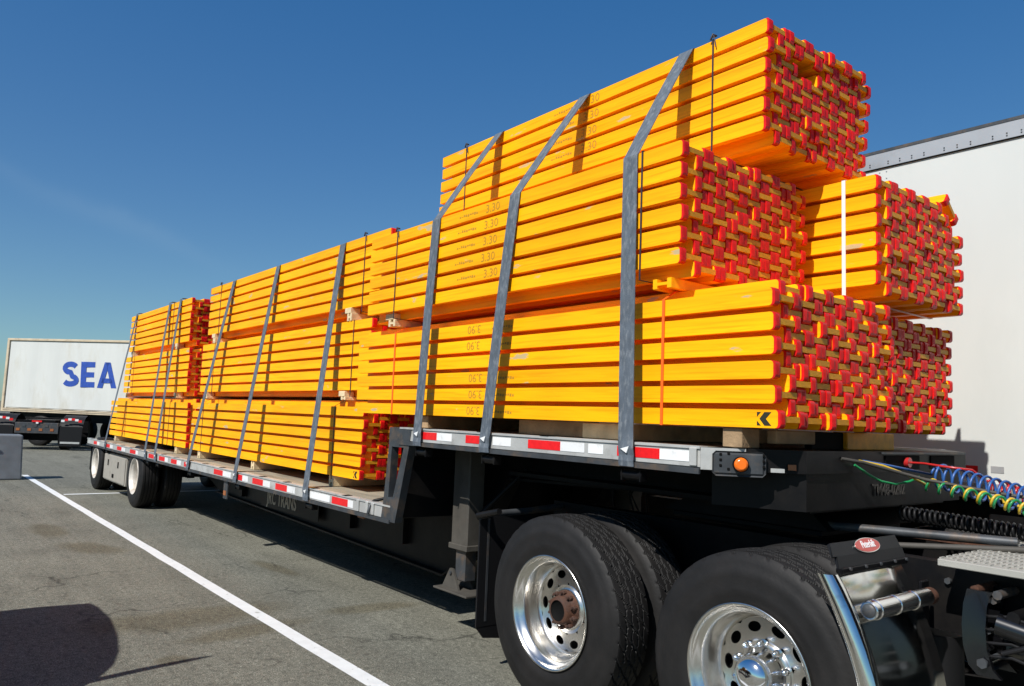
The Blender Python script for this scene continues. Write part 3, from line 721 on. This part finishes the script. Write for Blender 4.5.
def wheel(parent, off, x, y, sgn, ty, rim, style, r_=.518, scl=1):
    """dual wheel set; outer face at y facing -y when sgn=1"""
    for k, dy in enumerate((0, .33)):
        wroot = empty('wheel', Vector((x, y + sgn * dy, r_)) + off, parent, (0, rnd.uniform(0, 6), 0) if k else (0, 0, 0))
        if sgn < 0: wroot.rotation_euler = (0, 0, math.pi)
        wroot.scale = (scl, 1, scl)
        link('tyre', ty, wroot)
        if k == 0:
            link('rim', rim, wroot)
            hb_ = MB(); D = .165
            if style == 'cap':
                hb_.lathe([(.105, D - .02), (.100, D - .045), (.092, D - .06), (.088, D - .10), (.080, D - .125), (.060, D - .148), (.03, D - .158), (0, D - .160)], chrome, 40)
                hb_.build('hub_cap', wroot)
                for i in range(10):
                    a = 2 * math.pi * (i + .5) / 10; link('lug_nut', nut_c, wroot, (.125 * math.cos(a), D - .02, .125 * math.sin(a)))
            else:
                mt_ = rust if style == 'rust' else greyst
                hb_.lathe([(.104, D - .022), (.100, D - .034), (.088, D - .036), (.078, D - .060), (.074, D - .085), (.056, D - .090)], mt_, 32)
                hb_.lathe([(.056, D - .090), (.052, D - .078), (0, D - .080)], greyst if style != 'rust' else dark, 24)
                hb_.build('hub', wroot)
                for i in range(10):
                    a = 2 * math.pi * (i + .5) / 10; link('lug_nut', nut_r, wroot, (.092 * math.cos(a), D - .034, .092 * math.sin(a)))
for x in (-10.93, -13.85):
    wheel(TR, TRO, x, -.06, 1, tyre_rib, rim_wh, 'dull', .468, .905); wheel(TR, TRO, x, 2.49, -1, tyre_rib, rim_wh, 'dull', .468, .905)
    b = MB(); b.tube([(x, .3, .505), (x, 2.1, .505)], .065, blackp, 16); tp(b, 'axle')
    for yy in (.72, 1.66):
        b = MB(); b.box((x - .5, yy, .53), (x + .5, yy + .09, .575), blackp, .01); b.box((x - .09, yy - .01, .43), (x + .09, yy + .10, .60), blackp, .01); tp(b, 'leaf_spring')
b = MB(); b.box((-14.52, -.02, .30), (-14.50, .60, .80), dark); tp(b, 'mud_flap')

# ------------------------------------------------------------------ tractor
TK = empty('road_tractor', (1, 1.15, 0)); tag(TK, "black road tractor with polished wheels coupled under the trailer front", 'truck')
TKO = Vector((-1, -1.15, 0))
def kp(mb, name): return mb.build(name, TK, TKO)
YT, XW1, XW2 = -.105, -1.319, -.068
wheel(TK, TKO, XW1, YT, 1, tyre_drive, rim_pol, 'rust'); wheel(TK, TKO, XW2, YT, 1, tyre_drive, rim_pol, 'cap')
wheel(TK, TKO, XW1, 2.40, -1, tyre_drive, rim_pol, 'rust'); wheel(TK, TKO, XW2, 2.40, -1, tyre_drive, rim_pol, 'cap')
for yy in (.62, 1.60):
    b = MB(); b.box((-2.1, yy, .74), (5.0, yy + .012, 1.0), blackp); b.box((-2.1, yy, 1.0), (5.0, yy + .09, 1.012), blackp); b.box((-2.1, yy, .728), (5.0, yy + .09, .74), blackp)
    fr = kp(b, 'frame_rail')
    if yy < 1:
        for i in range(14):
            q = MB(); bx = .30 + i * .13 + rnd.uniform(-.02, .02); bz = .94 if i % 2 else .82
            q.tube([(bx, yy - .018, bz), (bx, yy, bz)], .014, greyst, 6); q.build('bolt', fr, (0, 0, 0))
for x in (XW1, XW2):
    b = MB(); b.tube([(x, .5, .518), (x, 1.8, .518)], .075, blackp, 16); b.tube([(x, .95, .518), (x, 1.35, .518)], .19, blackp, 20); kp(b, 'axle')
    for yy in (.64, 1.52):
        b = MB(); b.tube([(x + .42, yy + .06, .46), (x + .42, yy + .06, .70)], .11, hk, 16); b.box((x - .55, yy, .40), (x + .5, yy + .09, .46), blackp, .01); kp(b, 'air_spring')
b = MB(); b.box((-1.15, .72, 1.02), (-.2, 1.58, 1.06), blackp, .01); b.prism([(-1.2, 1.06), (-.15, 1.06), (-.25, 1.155), (-1.0, 1.155)], 1, .70, 1.60, blackp); kp(b, 'fifth_wheel')
# wires hanging in the gap above the wheels
b = MB()
for i, x in enumerate((-2.06, -1.86, -1.80, -1.74)):
    b.tube([(x, 1.2, 1.2), (x - .04 * (i % 3), 1.15, 1.06), (x - .02, 1.2, .9)], .008, hk, 6)
kp(b, 'air_line')
# deck plate behind the cab
b = MB(); b.box((.49, .40, 1.030), (2.2, 1.95, 1.058), treadplate, .003); dp = kp(b, 'deck_plate')
q = MB()
for i in range(58):
    for j in range(24):
        x = .49 + i * .03; y = .42 + j * .063 + (.031 if i % 2 else 0)
        q.box((x, y, 1.058), (x + .008, y + .036, 1.062), treadplate)
q.build('tread_pattern', dp)
# quarter fender ahead of the second wheel: rubber flap with oval badge, polished skin, chromed tube
b = MB()
sec = [(.305, 1.125), (.335, 1.08), (.362, 1.02)]
for (p, q_) in zip(sec[:-1], sec[1:]):
    b.add([(p[0], -.10, p[1]), (q_[0], -.13, q_[1]), (q_[0], .42, q_[1]), (p[0], .43, p[1]), (p[0] - .012, -.10, p[1] - .008), (q_[0] - .012, -.12, q_[1] - .008), (q_[0] - .012, .45, q_[1] - .008), (p[0] - .012, .43, p[1] - .008)],
          [[0, 1, 2, 3], [7, 6, 5, 4], [0, 4, 5, 1], [3, 2, 6, 7], [0, 3, 7, 4], [1, 5, 6, 2]], hk)
fl = kp(b, 'fender_flap')
b = MB(); b.box((.340, -.12, 1.022), (.366, .42, 1.040), blackp, .002); fb = kp(b, 'fender_bracket')
for yy in (-.06, .06, .18, .30, .40):
    q = MB(); q.tube([(.360, yy, 1.034), (.372, yy, 1.036)], .007, greyst, 8); q.build('bolt', fb)
b = MB()
prof = [(.335, 1.024), (.366, .975), (.398, .915), (.428, .85), (.458, .78), (.485, .70), (.508, .62), (.525, .52), (.53, .40), (.52, .28)]
ys = [(-.176, -.05), (-.200, -.03), (-.207, -.006), (-.200, .016), (-.184, .030), (-.164, .035), (-.142, .028), (-.124, .014), (-.112, .003), (-.10, .0), (.05, .003), (.25, .004), (.40, .0), (.415, -.02)]
vs = []; fs = []
for (x, z) in prof:
    for (yy, dx) in ys: vs.append((x + dx, yy, z))
ny_ = len(ys)
for i in range(len(prof) - 1):
    for j in range(ny_ - 1): fs.append([i * ny_ + j, i * ny_ + j + 1, (i + 1) * ny_ + j + 1, (i + 1) * ny_ + j])
b.add(vs, fs, chrome_d, True); fsk = kp(b, 'fender')
b = MB(); b.lathe([(0, -.13), (.030, -.13), (.034, -.126), (.034, -.095), (.037, -.092), (.037, -.082), (.034, -.079), (.034, .055), (.037, .058), (.037, .070), (.034, .073), (.034, .205), (.037, .208), (.037, .220), (.034, .223), (.033, .34), (.0, .34)], chrome_t, 40, (.462, .02, .905), smooth=False)
tbq = kp(b, 'fender_tube')
q = MB(); q.lathe([(0, -.003), (.024, -.003), (.026, 0)], greyst, 20, (.462, -.111, .905)); q.build('tube_end', tbq)
q = MB(); q.tube([(.462, .36, .905), (.462, .40, .905), (.462, .425, .905)], .03, rust, 16, radii=[.032, .034, .02]); q.build('tube_mount', tbq)
# oval badge with script
ez = Vector((-.030, 0, .045)).normalized(); ey = Vector((0, 1, 0)); ex = ey.cross(ez)       # ez up the flap, ex out of it
cB = Vector((.3205, .155, 1.1015))
def oval(rx_, rz_, o0, o1, mt):
    n = 36; vs = []
    for o_ in (o0, o1):
        for k in range(n):
            a = 2 * math.pi * k / n; vs.append(tuple(cB + ey * rx_ * math.cos(a) + ez * rz_ * math.sin(a) + ex * o_))
    return MB().add(vs, [list(range(n)), [n + k for k in range(n)]] + [[k, (k + 1) % n, n + (k + 1) % n, n + k] for k in range(n)], mt)
bd = kp(oval(.098, .031, .001, .006, chrome_d), 'badge'); oval(.094, .0285, .006, .0075, emblem_red).build('badge_face', bd)
tm = text_mesh("Peterbilt", .044, whitetape, name='badge_script', shear=.3, sx=.70, align='CENTER', bold=.0004)
Mx = Matrix((ey, ez, ex)).transposed().to_4x4(); Mx.translation = cB + ex * .008 - ez * .011
tm.transform(Mx); link('badge_script', tm, bd)
# black inner fender plate with grime behind the tube, lower part
b = MB(); b.box((.40, .43, .30), (.415, .50, .95), blackp, .004); 
kp(b, 'splash_guard')
# spring hanger bracket
b = MB()
arc = [(.60, .96), (.585, .90), (.578, .82), (.582, .74), (.600, .67), (.630, .64)]
for yy in (.40, .56):
    pr = [(x, z) for x, z in arc] + [(x + .085, z) for x, z in reversed(arc)]
    b.prism(pr, 1, yy, yy + .02, carblk)
b.prism([(x, z) for x, z in arc] + [(x + .018, z) for x, z in reversed(arc)], 1, .42, .56, carblk)
hb2 = kp(b, 'spring_hanger')
q = MB(); q.tube([(.655, .385, .69), (.655, .60, .69)], .014, chrome_d, 12); q.tube([(.655, .38, .69), (.655, .395, .69)], .020, greyst, 6); q.build('pivot_bolt', hb2)
b = MB(); b.tube([(.70, .42, .84), (.92, .44, .80)], .045, carblk, 14); b.tube([(.76, .40, .88), (.76, .60, .88)], .024, blackp, 8); b.tube([(.84, .40, .80), (.84, .6, .80)], .022, blackp, 8)
b.tube([(.62, .42, .955), (.62, .60, .955)], .018, rust, 8); b.tube([(.70, .42, .95), (.70, .60, .95)], .018, greyst, 8)
for k in range(9):
    bx, bz = .66 + rnd.uniform(0, .4), .70 + rnd.uniform(0, .25); b.tube([(bx, .43, bz), (bx, .47, bz)], rnd.uniform(.009, .016), blackp if k % 3 else greyst, 6)
for k in range(4):
    z_ = .70 + .05 * k; b.tube([(.60, .44, z_), (.75, .41, z_ + .03), (.95, .43, z_ - .02), (1.3, .44, z_ + .05)], .007, hk, 6)
b.box((.7, .44, .72), (1.4, .60, .80), carblk, .02); b.tube([(.72, .40, .74), (1.0, .40, .88)], .010, hk, 6); kp(b, 'suspension_arm')
b = MB(); b.box((.80, .05, .60), (1.5, .50, .63), treadplate, .004); kp(b, 'step_plate')
# mud flap and its bar behind the first wheel
b = MB(); b.tube([(-2.02, .62, .98), (-2.02, .30, .96), (-2.05, .05, .95), (-2.0, -.08, .95)], .022, greyst, 10)
b.tube([(-2.02, -.08, .95), (-1.80, -.085, 1.0)], .02, blackp, 10); kp(b, 'flap_bar')
b = MB(); b.box((-2.035, -.06, .27), (-2.022, .52, .94), hk); b.box((-2.04, .0, .30), (-2.02, .016, .94), greyst); 
b.prism([(-.06, .27), (.50, .27), (.42, .14), (.0, .20)], 0, -2.033, -2.024, hk); kp(b, 'mud_flap')
# rear cross tube, springs and clutter round the frame between wheels and deck plate
b = MB(); b.tube([(-.2, .78, 1.08), (.6, .95, 1.10)], .022, greyst, 8)
P = []
for i in range(240):
    t = i / 239; a = t * 26 * 2 * math.pi; P.append((-.05 + .62 * t, 1.25 + .035 * math.cos(a) + .1 * t, 1.14 - .04 * t + .035 * math.sin(a)))
b.tube(P, .008, hk, 6); kp(b, 'coiled_line')
b = MB(); b.tube([(.05, .70, 1.03), (.70, .95, 1.08)], .014, legm, 8); b.box((.1, 1.05, 1.04), (.5, 1.12, 1.07), rust, .004); kp(b, 'linkage')
# cab well beyond the right edge
b = MB(); b.box((2.6, .0, 1.0), (4.9, 2.3, 3.55), blackp, .09); cb = kp(b, 'cab')
q = MB(); q.box((4.85, .1, .75), (6.6, 2.2, 1.9), blackp, .10); q.build('bonnet', cb)
q = MB(); q.box((4.0, -.012, 2.2), (4.7, .004, 3.0), glassd, .01); q.build('side_window', cb)
wheel(TK, TKO, 5.7, -.02, 1, tyre_rib, rim_pol, 'cap')
wheel(TK, TKO, 5.7, 2.32, -1, tyre_rib, rim_pol, 'cap')

# ------------------------------------------------------------------ air hoses
def coil(path, loops, r_, n_per=20, taper=.12, phase=0):
    P = [Vector(p) for p in path]
    out = []; n = int(loops * n_per)
    segs = len(P) - 1
    for i in range(n + 1):
        t = i / n; u = t * segs; k = min(int(u), segs - 1); p = P[k].lerp(P[k + 1], u - k)
        d = (P[-1] - P[0]).normalized(); s_ = d.cross(Vector((0, 0, 1))).normalized(); up = s_.cross(d)
        rr_ = r_ * min(1, t / .03 + .3)
        a = t * loops * 2 * math.pi + phase
        out.append(p + s_ * rr_ * math.cos(a) + up * rr_ * math.sin(a))
    return out
def hose(name, pts, r_, mt, lb, fit=None):
    root = empty(name, pts[0]); tag(root, lb, 'air hose', 'hoses between tractor and trailer'); off = -Vector(pts[0])
    MB().tube(pts, r_, mt, 8).build('hose_line', root, off)
    if fit: 
        b = MB(); b.tube([Vector(pts[0]) - Vector((.02, 0, 0)), Vector(pts[0]) + Vector((.016, 0, 0))], .026, fit, 14); b.build('coupling', root, off)
    return root
end = 2.59
hose('blue_coiled_hose', [(.02, .72, 1.42), (.08, .86, 1.40)] + coil([(.16, 1.16, 1.36), (.62, 1.05, 1.28), (1.3, 1.0, 1.22), (2.2, 1.0, 1.36)], 32, .060) + [(end, 1.0, 1.45)], .0062, hb, "blue coiled air hose running from the trailer nose to the cab")
hose('red_coiled_hose', [(.012, 1.20, 1.410), (.10, 1.20, 1.410), (.25, 1.08, 1.405), (.34, 1.16, 1.395)] + coil([(.38, 1.24, 1.33), (.62, 1.20, 1.27), (1.3, 1.12, 1.24), (2.2, 1.1, 1.36)], 20, .036, phase=1) + [(end, 1.1, 1.45)], .0060, hr, "red coiled air hose behind the blue one, leaving a round red coupling", hr)
hose('green_coiled_cable', [(.01, .66, 1.40), (.04, .74, 1.355), (.07, .80, 1.325), (.10, .88, 1.312), (.13, .96, 1.325), (.16, 1.0, 1.35)] + coil([(.16, 1.02, 1.318), (.62, .95, 1.252), (1.3, .86, 1.2), (2.2, .95, 1.30)], 22, .028, phase=2) + [(end, .95, 1.40)], .0060, hg, "green coiled cable hanging lowest below the blue coil")
hose('yellow_coiled_cable', [(.01, .70, 1.42), (.08, .80, 1.40), (.15, .90, 1.36)] + coil([(.18, 1.04, 1.318), (.62, .97, 1.252), (1.3, .88, 1.2), (2.2, .97, 1.30)], 22, .028, phase=4.6) + [(end, .97, 1.42)], .0060, hy, "yellow coiled cable twisted round the green one")
hose('black_electric_cable', [(.0, .55, 1.43), (.05, .66, 1.415), (.12, .84, 1.375), (.2, .98, 1.34), (.5, 1.05, 1.30), (1.3, 1.05, 1.25), (2.2, 1.05, 1.3), (end, 1.05, 1.4)], .008, legm, "plain grey cable threading through the coiled hoses")

# ------------------------------------------------------------------ load straps
def strap(name_i, pts, label, wd=.10):
    root = empty('load_strap', pts[0]); off = -Vector(pts[0]); tag(root, label, 'load strap', 'wide grey webbing straps over the load')
    # subdivide for a slight sag and twist
    P = []
    for a, c in zip(pts[:-1], pts[1:]):
        a, c = Vector(a), Vector(c); n = max(2, int((c - a).length / .12))
        for i in range(n): P.append(a.lerp(c, i / n) + Vector((0, -.004 * math.sin(math.pi * i / n), 0)))
    P.append(Vector(pts[-1]))
    MB().ribbon(P, (1, 0, 0), wd, .004, webbing).build('webbing', root, off)
    x, y, z = pts[0]
    z -= .03
    b = MB(); b.tube([(x - wd * .7, y + .058, z - .015), (x + wd * .7, y + .058, z - .015)], .026, blackp, 12)
    for s_ in (-1, 1): b.box((x + s_ * wd * .62 - .004, y + .03, z - .045), (x + s_ * wd * .62 + .004, y + .09, z + .01), blackp, .002)
    b.build('winch', root, off)
    # folded pale tail of the strap at the winch
    b = MB(); b.prism([(x - .03, z + .115), (x + .026, z + .13), (x + .01, z + .095)], 1, y - .014, y - .004, whitetape); b.build('strap_tail', root, off)
FT = 2.347 + .62 + .004; TT = 3.144 + .62 + .004
for (xb, xm, xt, lb) in ((-2.75, -2.70, -2.735, "leftmost of the three wide grey straps over the tall front stack"), (-1.962, -1.80, -1.785, "middle of the three wide grey straps over the tall front stack"),
                     (-.768, -.826, -.918, "frontmost wide grey strap, nearest the orange marker lamp")):
    strap(0, [(xb, -.100, 1.345), (xb, -.101, 1.40), (xb + (xm - xb) * .08, -.103, 1.47), (xm, -.060, FT - .02), (xm, -.050, FT), (xt, .49, TT - .012), (xt, .505, TT), (xt, 1.62, TT + .003), (xt, 1.64, TT - .02), (xt, 2.30, 3.0), (xt, 2.56, 1.40)], lb)
ZT = 2.502 + .62 + .004
for (xb, xt, lb, wd) in ((-4.55, -4.62, "grey strap over the lower deck load nearest the step", .11), (-6.37, -6.18, "second grey strap behind the step, over the middle of the lower deck load", .10), (-8.09, -7.58, "third grey strap behind the step, beside the gap between the stacks", .10),
                     (-9.60, -9.87, "front of the close pair of straps over the rearmost stack", .10), (-10.15, -10.44, "rear of the close pair of straps over the rearmost stack", .10), (-12.95, -12.5, "rearmost grey strap near the tail of the trailer", .10)):
    strap(0, [(xb, -.100, .775), (xb + .04 * (xt - xb), -.101, .83), (xb + .08 * (xt - xb), -.103, .895), (xt, .142, ZT - .012), (xt, .16, ZT), (xt, 2.39, ZT + .003), (xt, 2.41, ZT - .02), (xb, 2.54, .82)], lb, wd)

# ------------------------------------------------------------------ white box trailer behind
V = empty('box_trailer', (-4, 4.9, 0)); tag(V, "tall white box trailer parked behind the flatbed, with a grey riveted top rail", 'box trailer'); VO = Vector((4, -4.9, 0))
YV = 3.60; X0, X1 = -12.0, 4.2
b = MB(); b.box((X0, YV, 1.20), (X1, YV + 2.55, 3.90), whitev, .01); vb = b.build('body', V, VO)
b = MB(); b.box((X0 - .01, YV - .012, 3.87), (X1 + .01, YV + 2.56, 4.030), vanrail, .006); b.box((X0 - .01, YV - .016, 4.008), (X1 + .01, YV, 4.034), greyst); b.box((X0, YV - .014, 3.866), (X1, YV - .001, 3.874), dark); tr_ = b.build('top_rail', V, VO)
b = MB(); b.box((X0, YV - .02, 1.09), (X1, YV + 2.57, 1.21), vanrail, .006); b.build('bottom_rail', V, VO)
q = MB()
x = X0 + .3
while x < X1:
    for dz in (3.895, 3.915): q.box((x - .005, YV - .0165, dz), (x + .005, YV - .011, dz + .008), greyst)
    x += .10 if int(x * 7) % 3 else .16
for xs_ in (-1.28, -1.22, -2.6, -2.54, .12, .18, -3.9, -3.84):
    for k in range(44): q.box((xs_ - .005, YV - .004, 1.25 + k * .06), (xs_ + .005, YV + .001, 1.258 + k * .06), vanrail)
q.build('rivets', V, VO)
b = MB(); b.box((-.45, YV - .003, 1.29), (-.36, YV + .0, 1.34), vanrail); b.box((-.66, YV - .003, 1.285), (-.54, YV, 1.335), redtape); b.build('marker_plate', V, VO)
for x in (-10.6, -9.3):
    for yy in (YV + .1, YV + 2.1):
        o = link('tyre', tyre_rib, V, Vector((x, yy, .518)) + VO); link('rim', rim_wh, o)
b = MB(); b.box((X0 + .3, YV + .8, .85), (-8.0, YV + 1.8, 1.09), blackp); b.box((1.6, YV + .5, .4), (1.75, YV + .62, 1.09), greyst); b.build('underframe', V, VO)
b = MB(); b.box((-7.5, YV + .10, .12), (4.0, YV + .16, 1.085), blackp); b.box((2.9, YV + .3, .45), (4.0, YV + 2.3, 1.0), blackp, .05); b.build('undercarriage_shade', V, VO)  # black panel stands in for the deep shade below the trailer floor

# ------------------------------------------------------------------ container on chassis, far left
dvec = Vector((3.5, 2.95, 0)).normalized(); ang = math.atan2(dvec.y, dvec.x)
CT = empty('shipping_container', (-30.5, -.1, 0), rot=(0, 0, ang)); tag(CT, "white shipping container with blue SEA lettering and tan edges at the far left", 'container')
LC = 12.2
b = MB()
# lightly corrugated side
nn = 54; pr = []
for i in range(nn):
    x = .16 + (LC - .32) * i / (nn - 1); pr.append((x, .012 if i % 4 in (1, 2) else .0))
vs = [(x, y, z) for z in (1.30, 3.60) for (x, y) in pr]
b.add(vs, [[i, i + 1, nn + i + 1, nn + i] for i in range(nn - 1)], contw)
b.box((.1, .03, 1.2), (LC - .1, 2.42, 3.66), contw); b.build('side_panel', CT)
b = MB()
b.box((0, -.02, 3.64), (LC, .06, 3.72), contb, .01); b.box((0, -.02, 1.14), (LC, .06, 1.27), contb, .01); b.box((0, -.02, 1.27), (.10, .06, 3.64), contb, .01); b.box((LC - .16, -.02, 1.3), (LC, .06, 3.6), contb, .01)
b.box((0, 2.38, 1.14), (LC, 2.44, 3.72), contb, .01); b.build('corner_frame', CT)
b = MB()
for z in (1.19, 1.25): b.box((.1, -.026, z), (LC - .1, -.021, z + .012), greyst)
b.build('side_detail', CT)
# block letters painted flat on the side: S as a thick stroke, E and A as polygons
def stroke(pts, hw):
    L_, R2_ = [], []
    for i, p in enumerate(pts):
        q0 = Vector(pts[max(i - 1, 0)]); q1 = Vector(pts[min(i + 1, len(pts) - 1)]); d = (q1 - q0).normalized(); nn_ = Vector((-d.y, d.x))
        L_.append(Vector(p) + nn_ * hw); R2_.append(Vector(p) - nn_ * hw)
    return L_, R2_
def flat(b, quads, x0, z0, kx=1.0, sh=-.05):
    for q in quads: b.add([(x0 + p[0] * kx + sh * p[1], -.004, z0 + p[1]) for p in q], [list(range(len(q)))], bluep)
HL, HWS = .88, .095
cs = []
for k in range(13): a_ = R(25 + (270 - 25) * k / 12); cs.append((.36 + .235 * math.cos(a_), .645 + .14 * math.sin(a_)))
for k in range(1, 14): a_ = R(90 - 245 * k / 13); cs.append((.36 + .245 * math.cos(a_), .365 - .13 + .135 * math.sin(a_) + .0))
b = MB(); L_, R2_ = stroke(cs, HWS)
flat(b, [(L_[i], L_[i + 1], R2_[i + 1], R2_[i]) for i in range(len(cs) - 1)], 2.35, 2.07)
flat(b, [((0, 0), (.21, 0), (.21, HL), (0, HL)), ((.21, 0), (.56, 0), (.56, .19), (.21, .19)), ((.21, .345), (.53, .345), (.53, .525), (.21, .525)), ((.21, .69), (.56, .69), (.56, HL), (.21, HL))], 3.12, 2.07)
flat(b, [((0, 0), (.21, 0), (.45, HL), (.27, HL)), ((.55, 0), (.76, 0), (.49, HL), (.31, HL)), ((.16, .17), (.60, .17), (.55, .33), (.21, .33))], 3.78, 2.07)
b.build('blue_lettering', CT)
CH = empty('container_chassis', (-30.5, -.1, 0), rot=(0, 0, ang)); tag(CH, "black container chassis with its wheels in shadow under the white container", 'chassis')
b = MB(); b.box((.1, .3, .85), (LC, .5, 1.13), blackp); b.box((.1, 1.9, .85), (LC, 2.1, 1.13), blackp)
for x in (.2, 3, 6, 9, 12): b.box((x, .2, .9), (x + .15, 2.3, 1.12), blackp)
b.build('frame', CH)
for x in (1.6, 2.9):
    o = link('tyre', tyre_rib, CH, (x, .0, .518)); link('rim', rim_wh, o); o = link('tyre', tyre_rib, CH, (x, 2.0, .518))
b = MB(); b.box((4.6, .25, .2), (4.72, .37, .9), bluegrey); b.box((4.55, .2, .12), (4.77, .42, .16), legm); b.box((4.62, .10, .25), (4.66, .20, .95), legm); b.build('landing_leg', CH)
b = MB(); b.box((3.6, .9, .12), (10.5, 1.5, 1.1), blackp); b.box((5.3, .3, .35), (6.8, .85, 1.0), blackp, .03); b.prism([(5.5, .62), (6.1, .62), (5.75, 1.02)], 1, .26, .28, whitev); b.box((5.3, .22, .42), (6.2, .30, .56), alu); b.build('side_locker', CH)
# rear of a dark bobtail tractor just in front of the container
BT = empty('parked_tractor', (-26.6, .55, 0), rot=(0, 0, R(66))); tag(BT, "rear of a dark tractor parked before the container, with red and white striped mudguards", 'truck')
# local: +x is away from the camera-right, faces -y
b = MB(); b.box((-.45, .2, .55), (.45, 1.4, .95), blackp); b.box((-1.15, 1.3, .25), (1.15, 1.5, 1.0), blackp); b.build('frame', BT)
b = MB(); b.box((-.62, .0, .52), (.62, .12, .86), greyst, .01); lb_ = b.build('light_bar', BT)
for k, x in enumerate([-.52 + .16 * i for i in range(7)]):
    q = MB(); q.box((x - .05, -.012, .72 if k % 2 else .60), (x + .05, -.001, .80 if k % 2 else .68), amberd if k % 2 == 0 else greyst); q.build('tail_light', lb_)
q = MB(); q.box((-.14, -.03, .88), (.14, .0, .93), redtape); q.box((-.02, -.035, .83), (.05, -.03, .88), whitetape); q.build('plate_light', lb_)
for sx_ in (-1, 1):
    cx = sx_ * .98
    b = MB()
    arc = [(a, .52 + .60 * math.sin(R(a)), .62 - .60 * math.cos(R(a))) for a in range(20, 150, 13)]
    for (p, q_) in zip(arc[:-1], arc[1:]):
        b.add([(cx - .32, p[2], p[1]), (cx + .32, p[2], p[1]), (cx + .32, q_[2], q_[1]), (cx - .32, q_[2], q_[1])], [[0, 1, 2, 3]], hk)
    b.box((cx - .32, .02, .14), (cx + .32, .035, .76), hk)
    gd = b.build('mudguard', BT)
    for k in range(6):
        q = MB(); a0 = 30 + k * 0; x = cx - .30 + k * .10
        zz = .92 + .08 * math.sin(math.pi * (k + .5) / 6); q.box((x, -.002, zz - .035), (x + .098, .016, zz + .035), redtape if k % 2 else whitetape); q.build('reflective_strip', gd)
    q = MB(); q.box((cx - .28, .0, .22), (cx + .28, .018, .28), alu); q.build('flap_weight', gd)
    for yy in (.62,):
        o = link('tyre', tyre_rib, BT, (cx - .14 if sx_ > 0 else cx + .14, yy, .518), (0, 0, R(90)))
# pale sliver of another lorry at the very left edge
WT = empty('distant_lorry', (-48, -4.5, 0), rot=(0, 0, R(35))); tag(WT, "distant white lorry with blue cab glass at the left edge, beyond the container", 'truck')
b = MB(); b.box((-4, 0, .9), (3.0, 2.4, 3.0), contw, .05); b.build('cargo_box', WT)
b = MB(); b.box((3.05, .1, .6), (4.8, 2.3, 2.5), whitev, .12); cb_ = b.build('cab', WT)
q = MB(); q.box((3.5, .085, 1.6), (4.6, .10, 2.3), bluegrey); q.box((4.79, .3, 1.5), (4.815, 2.1, 2.3), glassd); q.build('cab_window', cb_)
b = MB(); b.box((-4, .3, .5), (3.4, 2.1, .9), blackp); b.build('underframe', WT)
for x in (-2.8, 3.9):
    link('tyre', tyre_rib, WT, (x, .0, .518)); link('tyre', tyre_rib, WT, (x, 2.1, .518))
# ------------------------------------------------------------------ barrier block at the left edge
b = MB(); 
b.add([(-16.55, -2.6, 0), (-15.95, -2.6, 0), (-15.95, -.93, 0), (-16.55, -.93, 0), (-16.50, -2.6, .87), (-16.02, -2.6, .87), (-16.02, -.965, .87), (-16.50, -.965, .87)],
      [[0, 3, 2, 1], [4, 5, 6, 7], [0, 1, 5, 4], [1, 2, 6, 5], [2, 3, 7, 6], [3, 0, 4, 7]], concrete)
BR = b.build('barrier_block'); tag(BR, "dark grey barrier block standing at the left end of the white line", 'barrier')
mb_ = BR.modifiers.new('bevel', 'BEVEL'); mb_.width = .03; mb_.segments = 3
q = MB(); q.box((-15.975, -1.62, .62), (-15.955, -1.40, .66), dark); q.build('lifting_slot', BR)

# ------------------------------------------------------------------ unseen vehicle added just left of the frame, shaped to cast the rounded shadow
PV = empty('shadow_pickup', (-4.2, -4.4, 0)); tag(PV, "unseen dark pickup left of the view, shaped to cast the rounded shadow", 'pickup'); PO = Vector((4.2, 4.4, 0))
b = MB()
prof = [(-7.6, .45), (-7.6, 1.12), (-4.66, 1.14), (-4.60, 1.5), (-4.46, 1.83), (-4.3, 1.86), (-3.9, 1.87), (-3.45, 1.82), (-3.1, 1.75), (-2.85, 1.66), (-2.66, 1.52), (-2.50, 1.30), (-2.36, 1.13), (-1.2, 1.05), (-.95, .95), (-.9, .45)]
b.prism(prof, 1, -5.2, -3.4, carblk)
# cut the view: the body is set well left of the picture
bo = b.build('body', PV, PO)
q = MB(); q.box((-3.6, -3.398, 1.2), (-2.9, -3.392, 1.65), glassd); q.box((-4.4, -3.398, 1.2), (-3.7, -3.392, 1.70), glassd); q.build('side_window', bo)
b = MB(); b.tube([(-2.66, -3.42, 1.45), (-2.64, -3.42, 1.8), (-2.60, -3.42, 2.12), (-2.58, -3.42, 2.24)], .03, hk, 8, radii=[.035, .034, .026, .008]); b.build('shadow_rod', PV, PO)  # rod added to cast the thin pointed shadow beside the cab's
for x in (-6.5, -1.9):
    o = link('tyre', tyre_rib, PV, Vector((x, -3.42, .36)) + PO); o.scale = (.7, .7, .7); o.rotation_euler = (0, 0, 0)
    o = link('tyre', tyre_rib, PV, Vector((x, -5.16, .36)) + PO); o.scale = (.7, .7, .7)
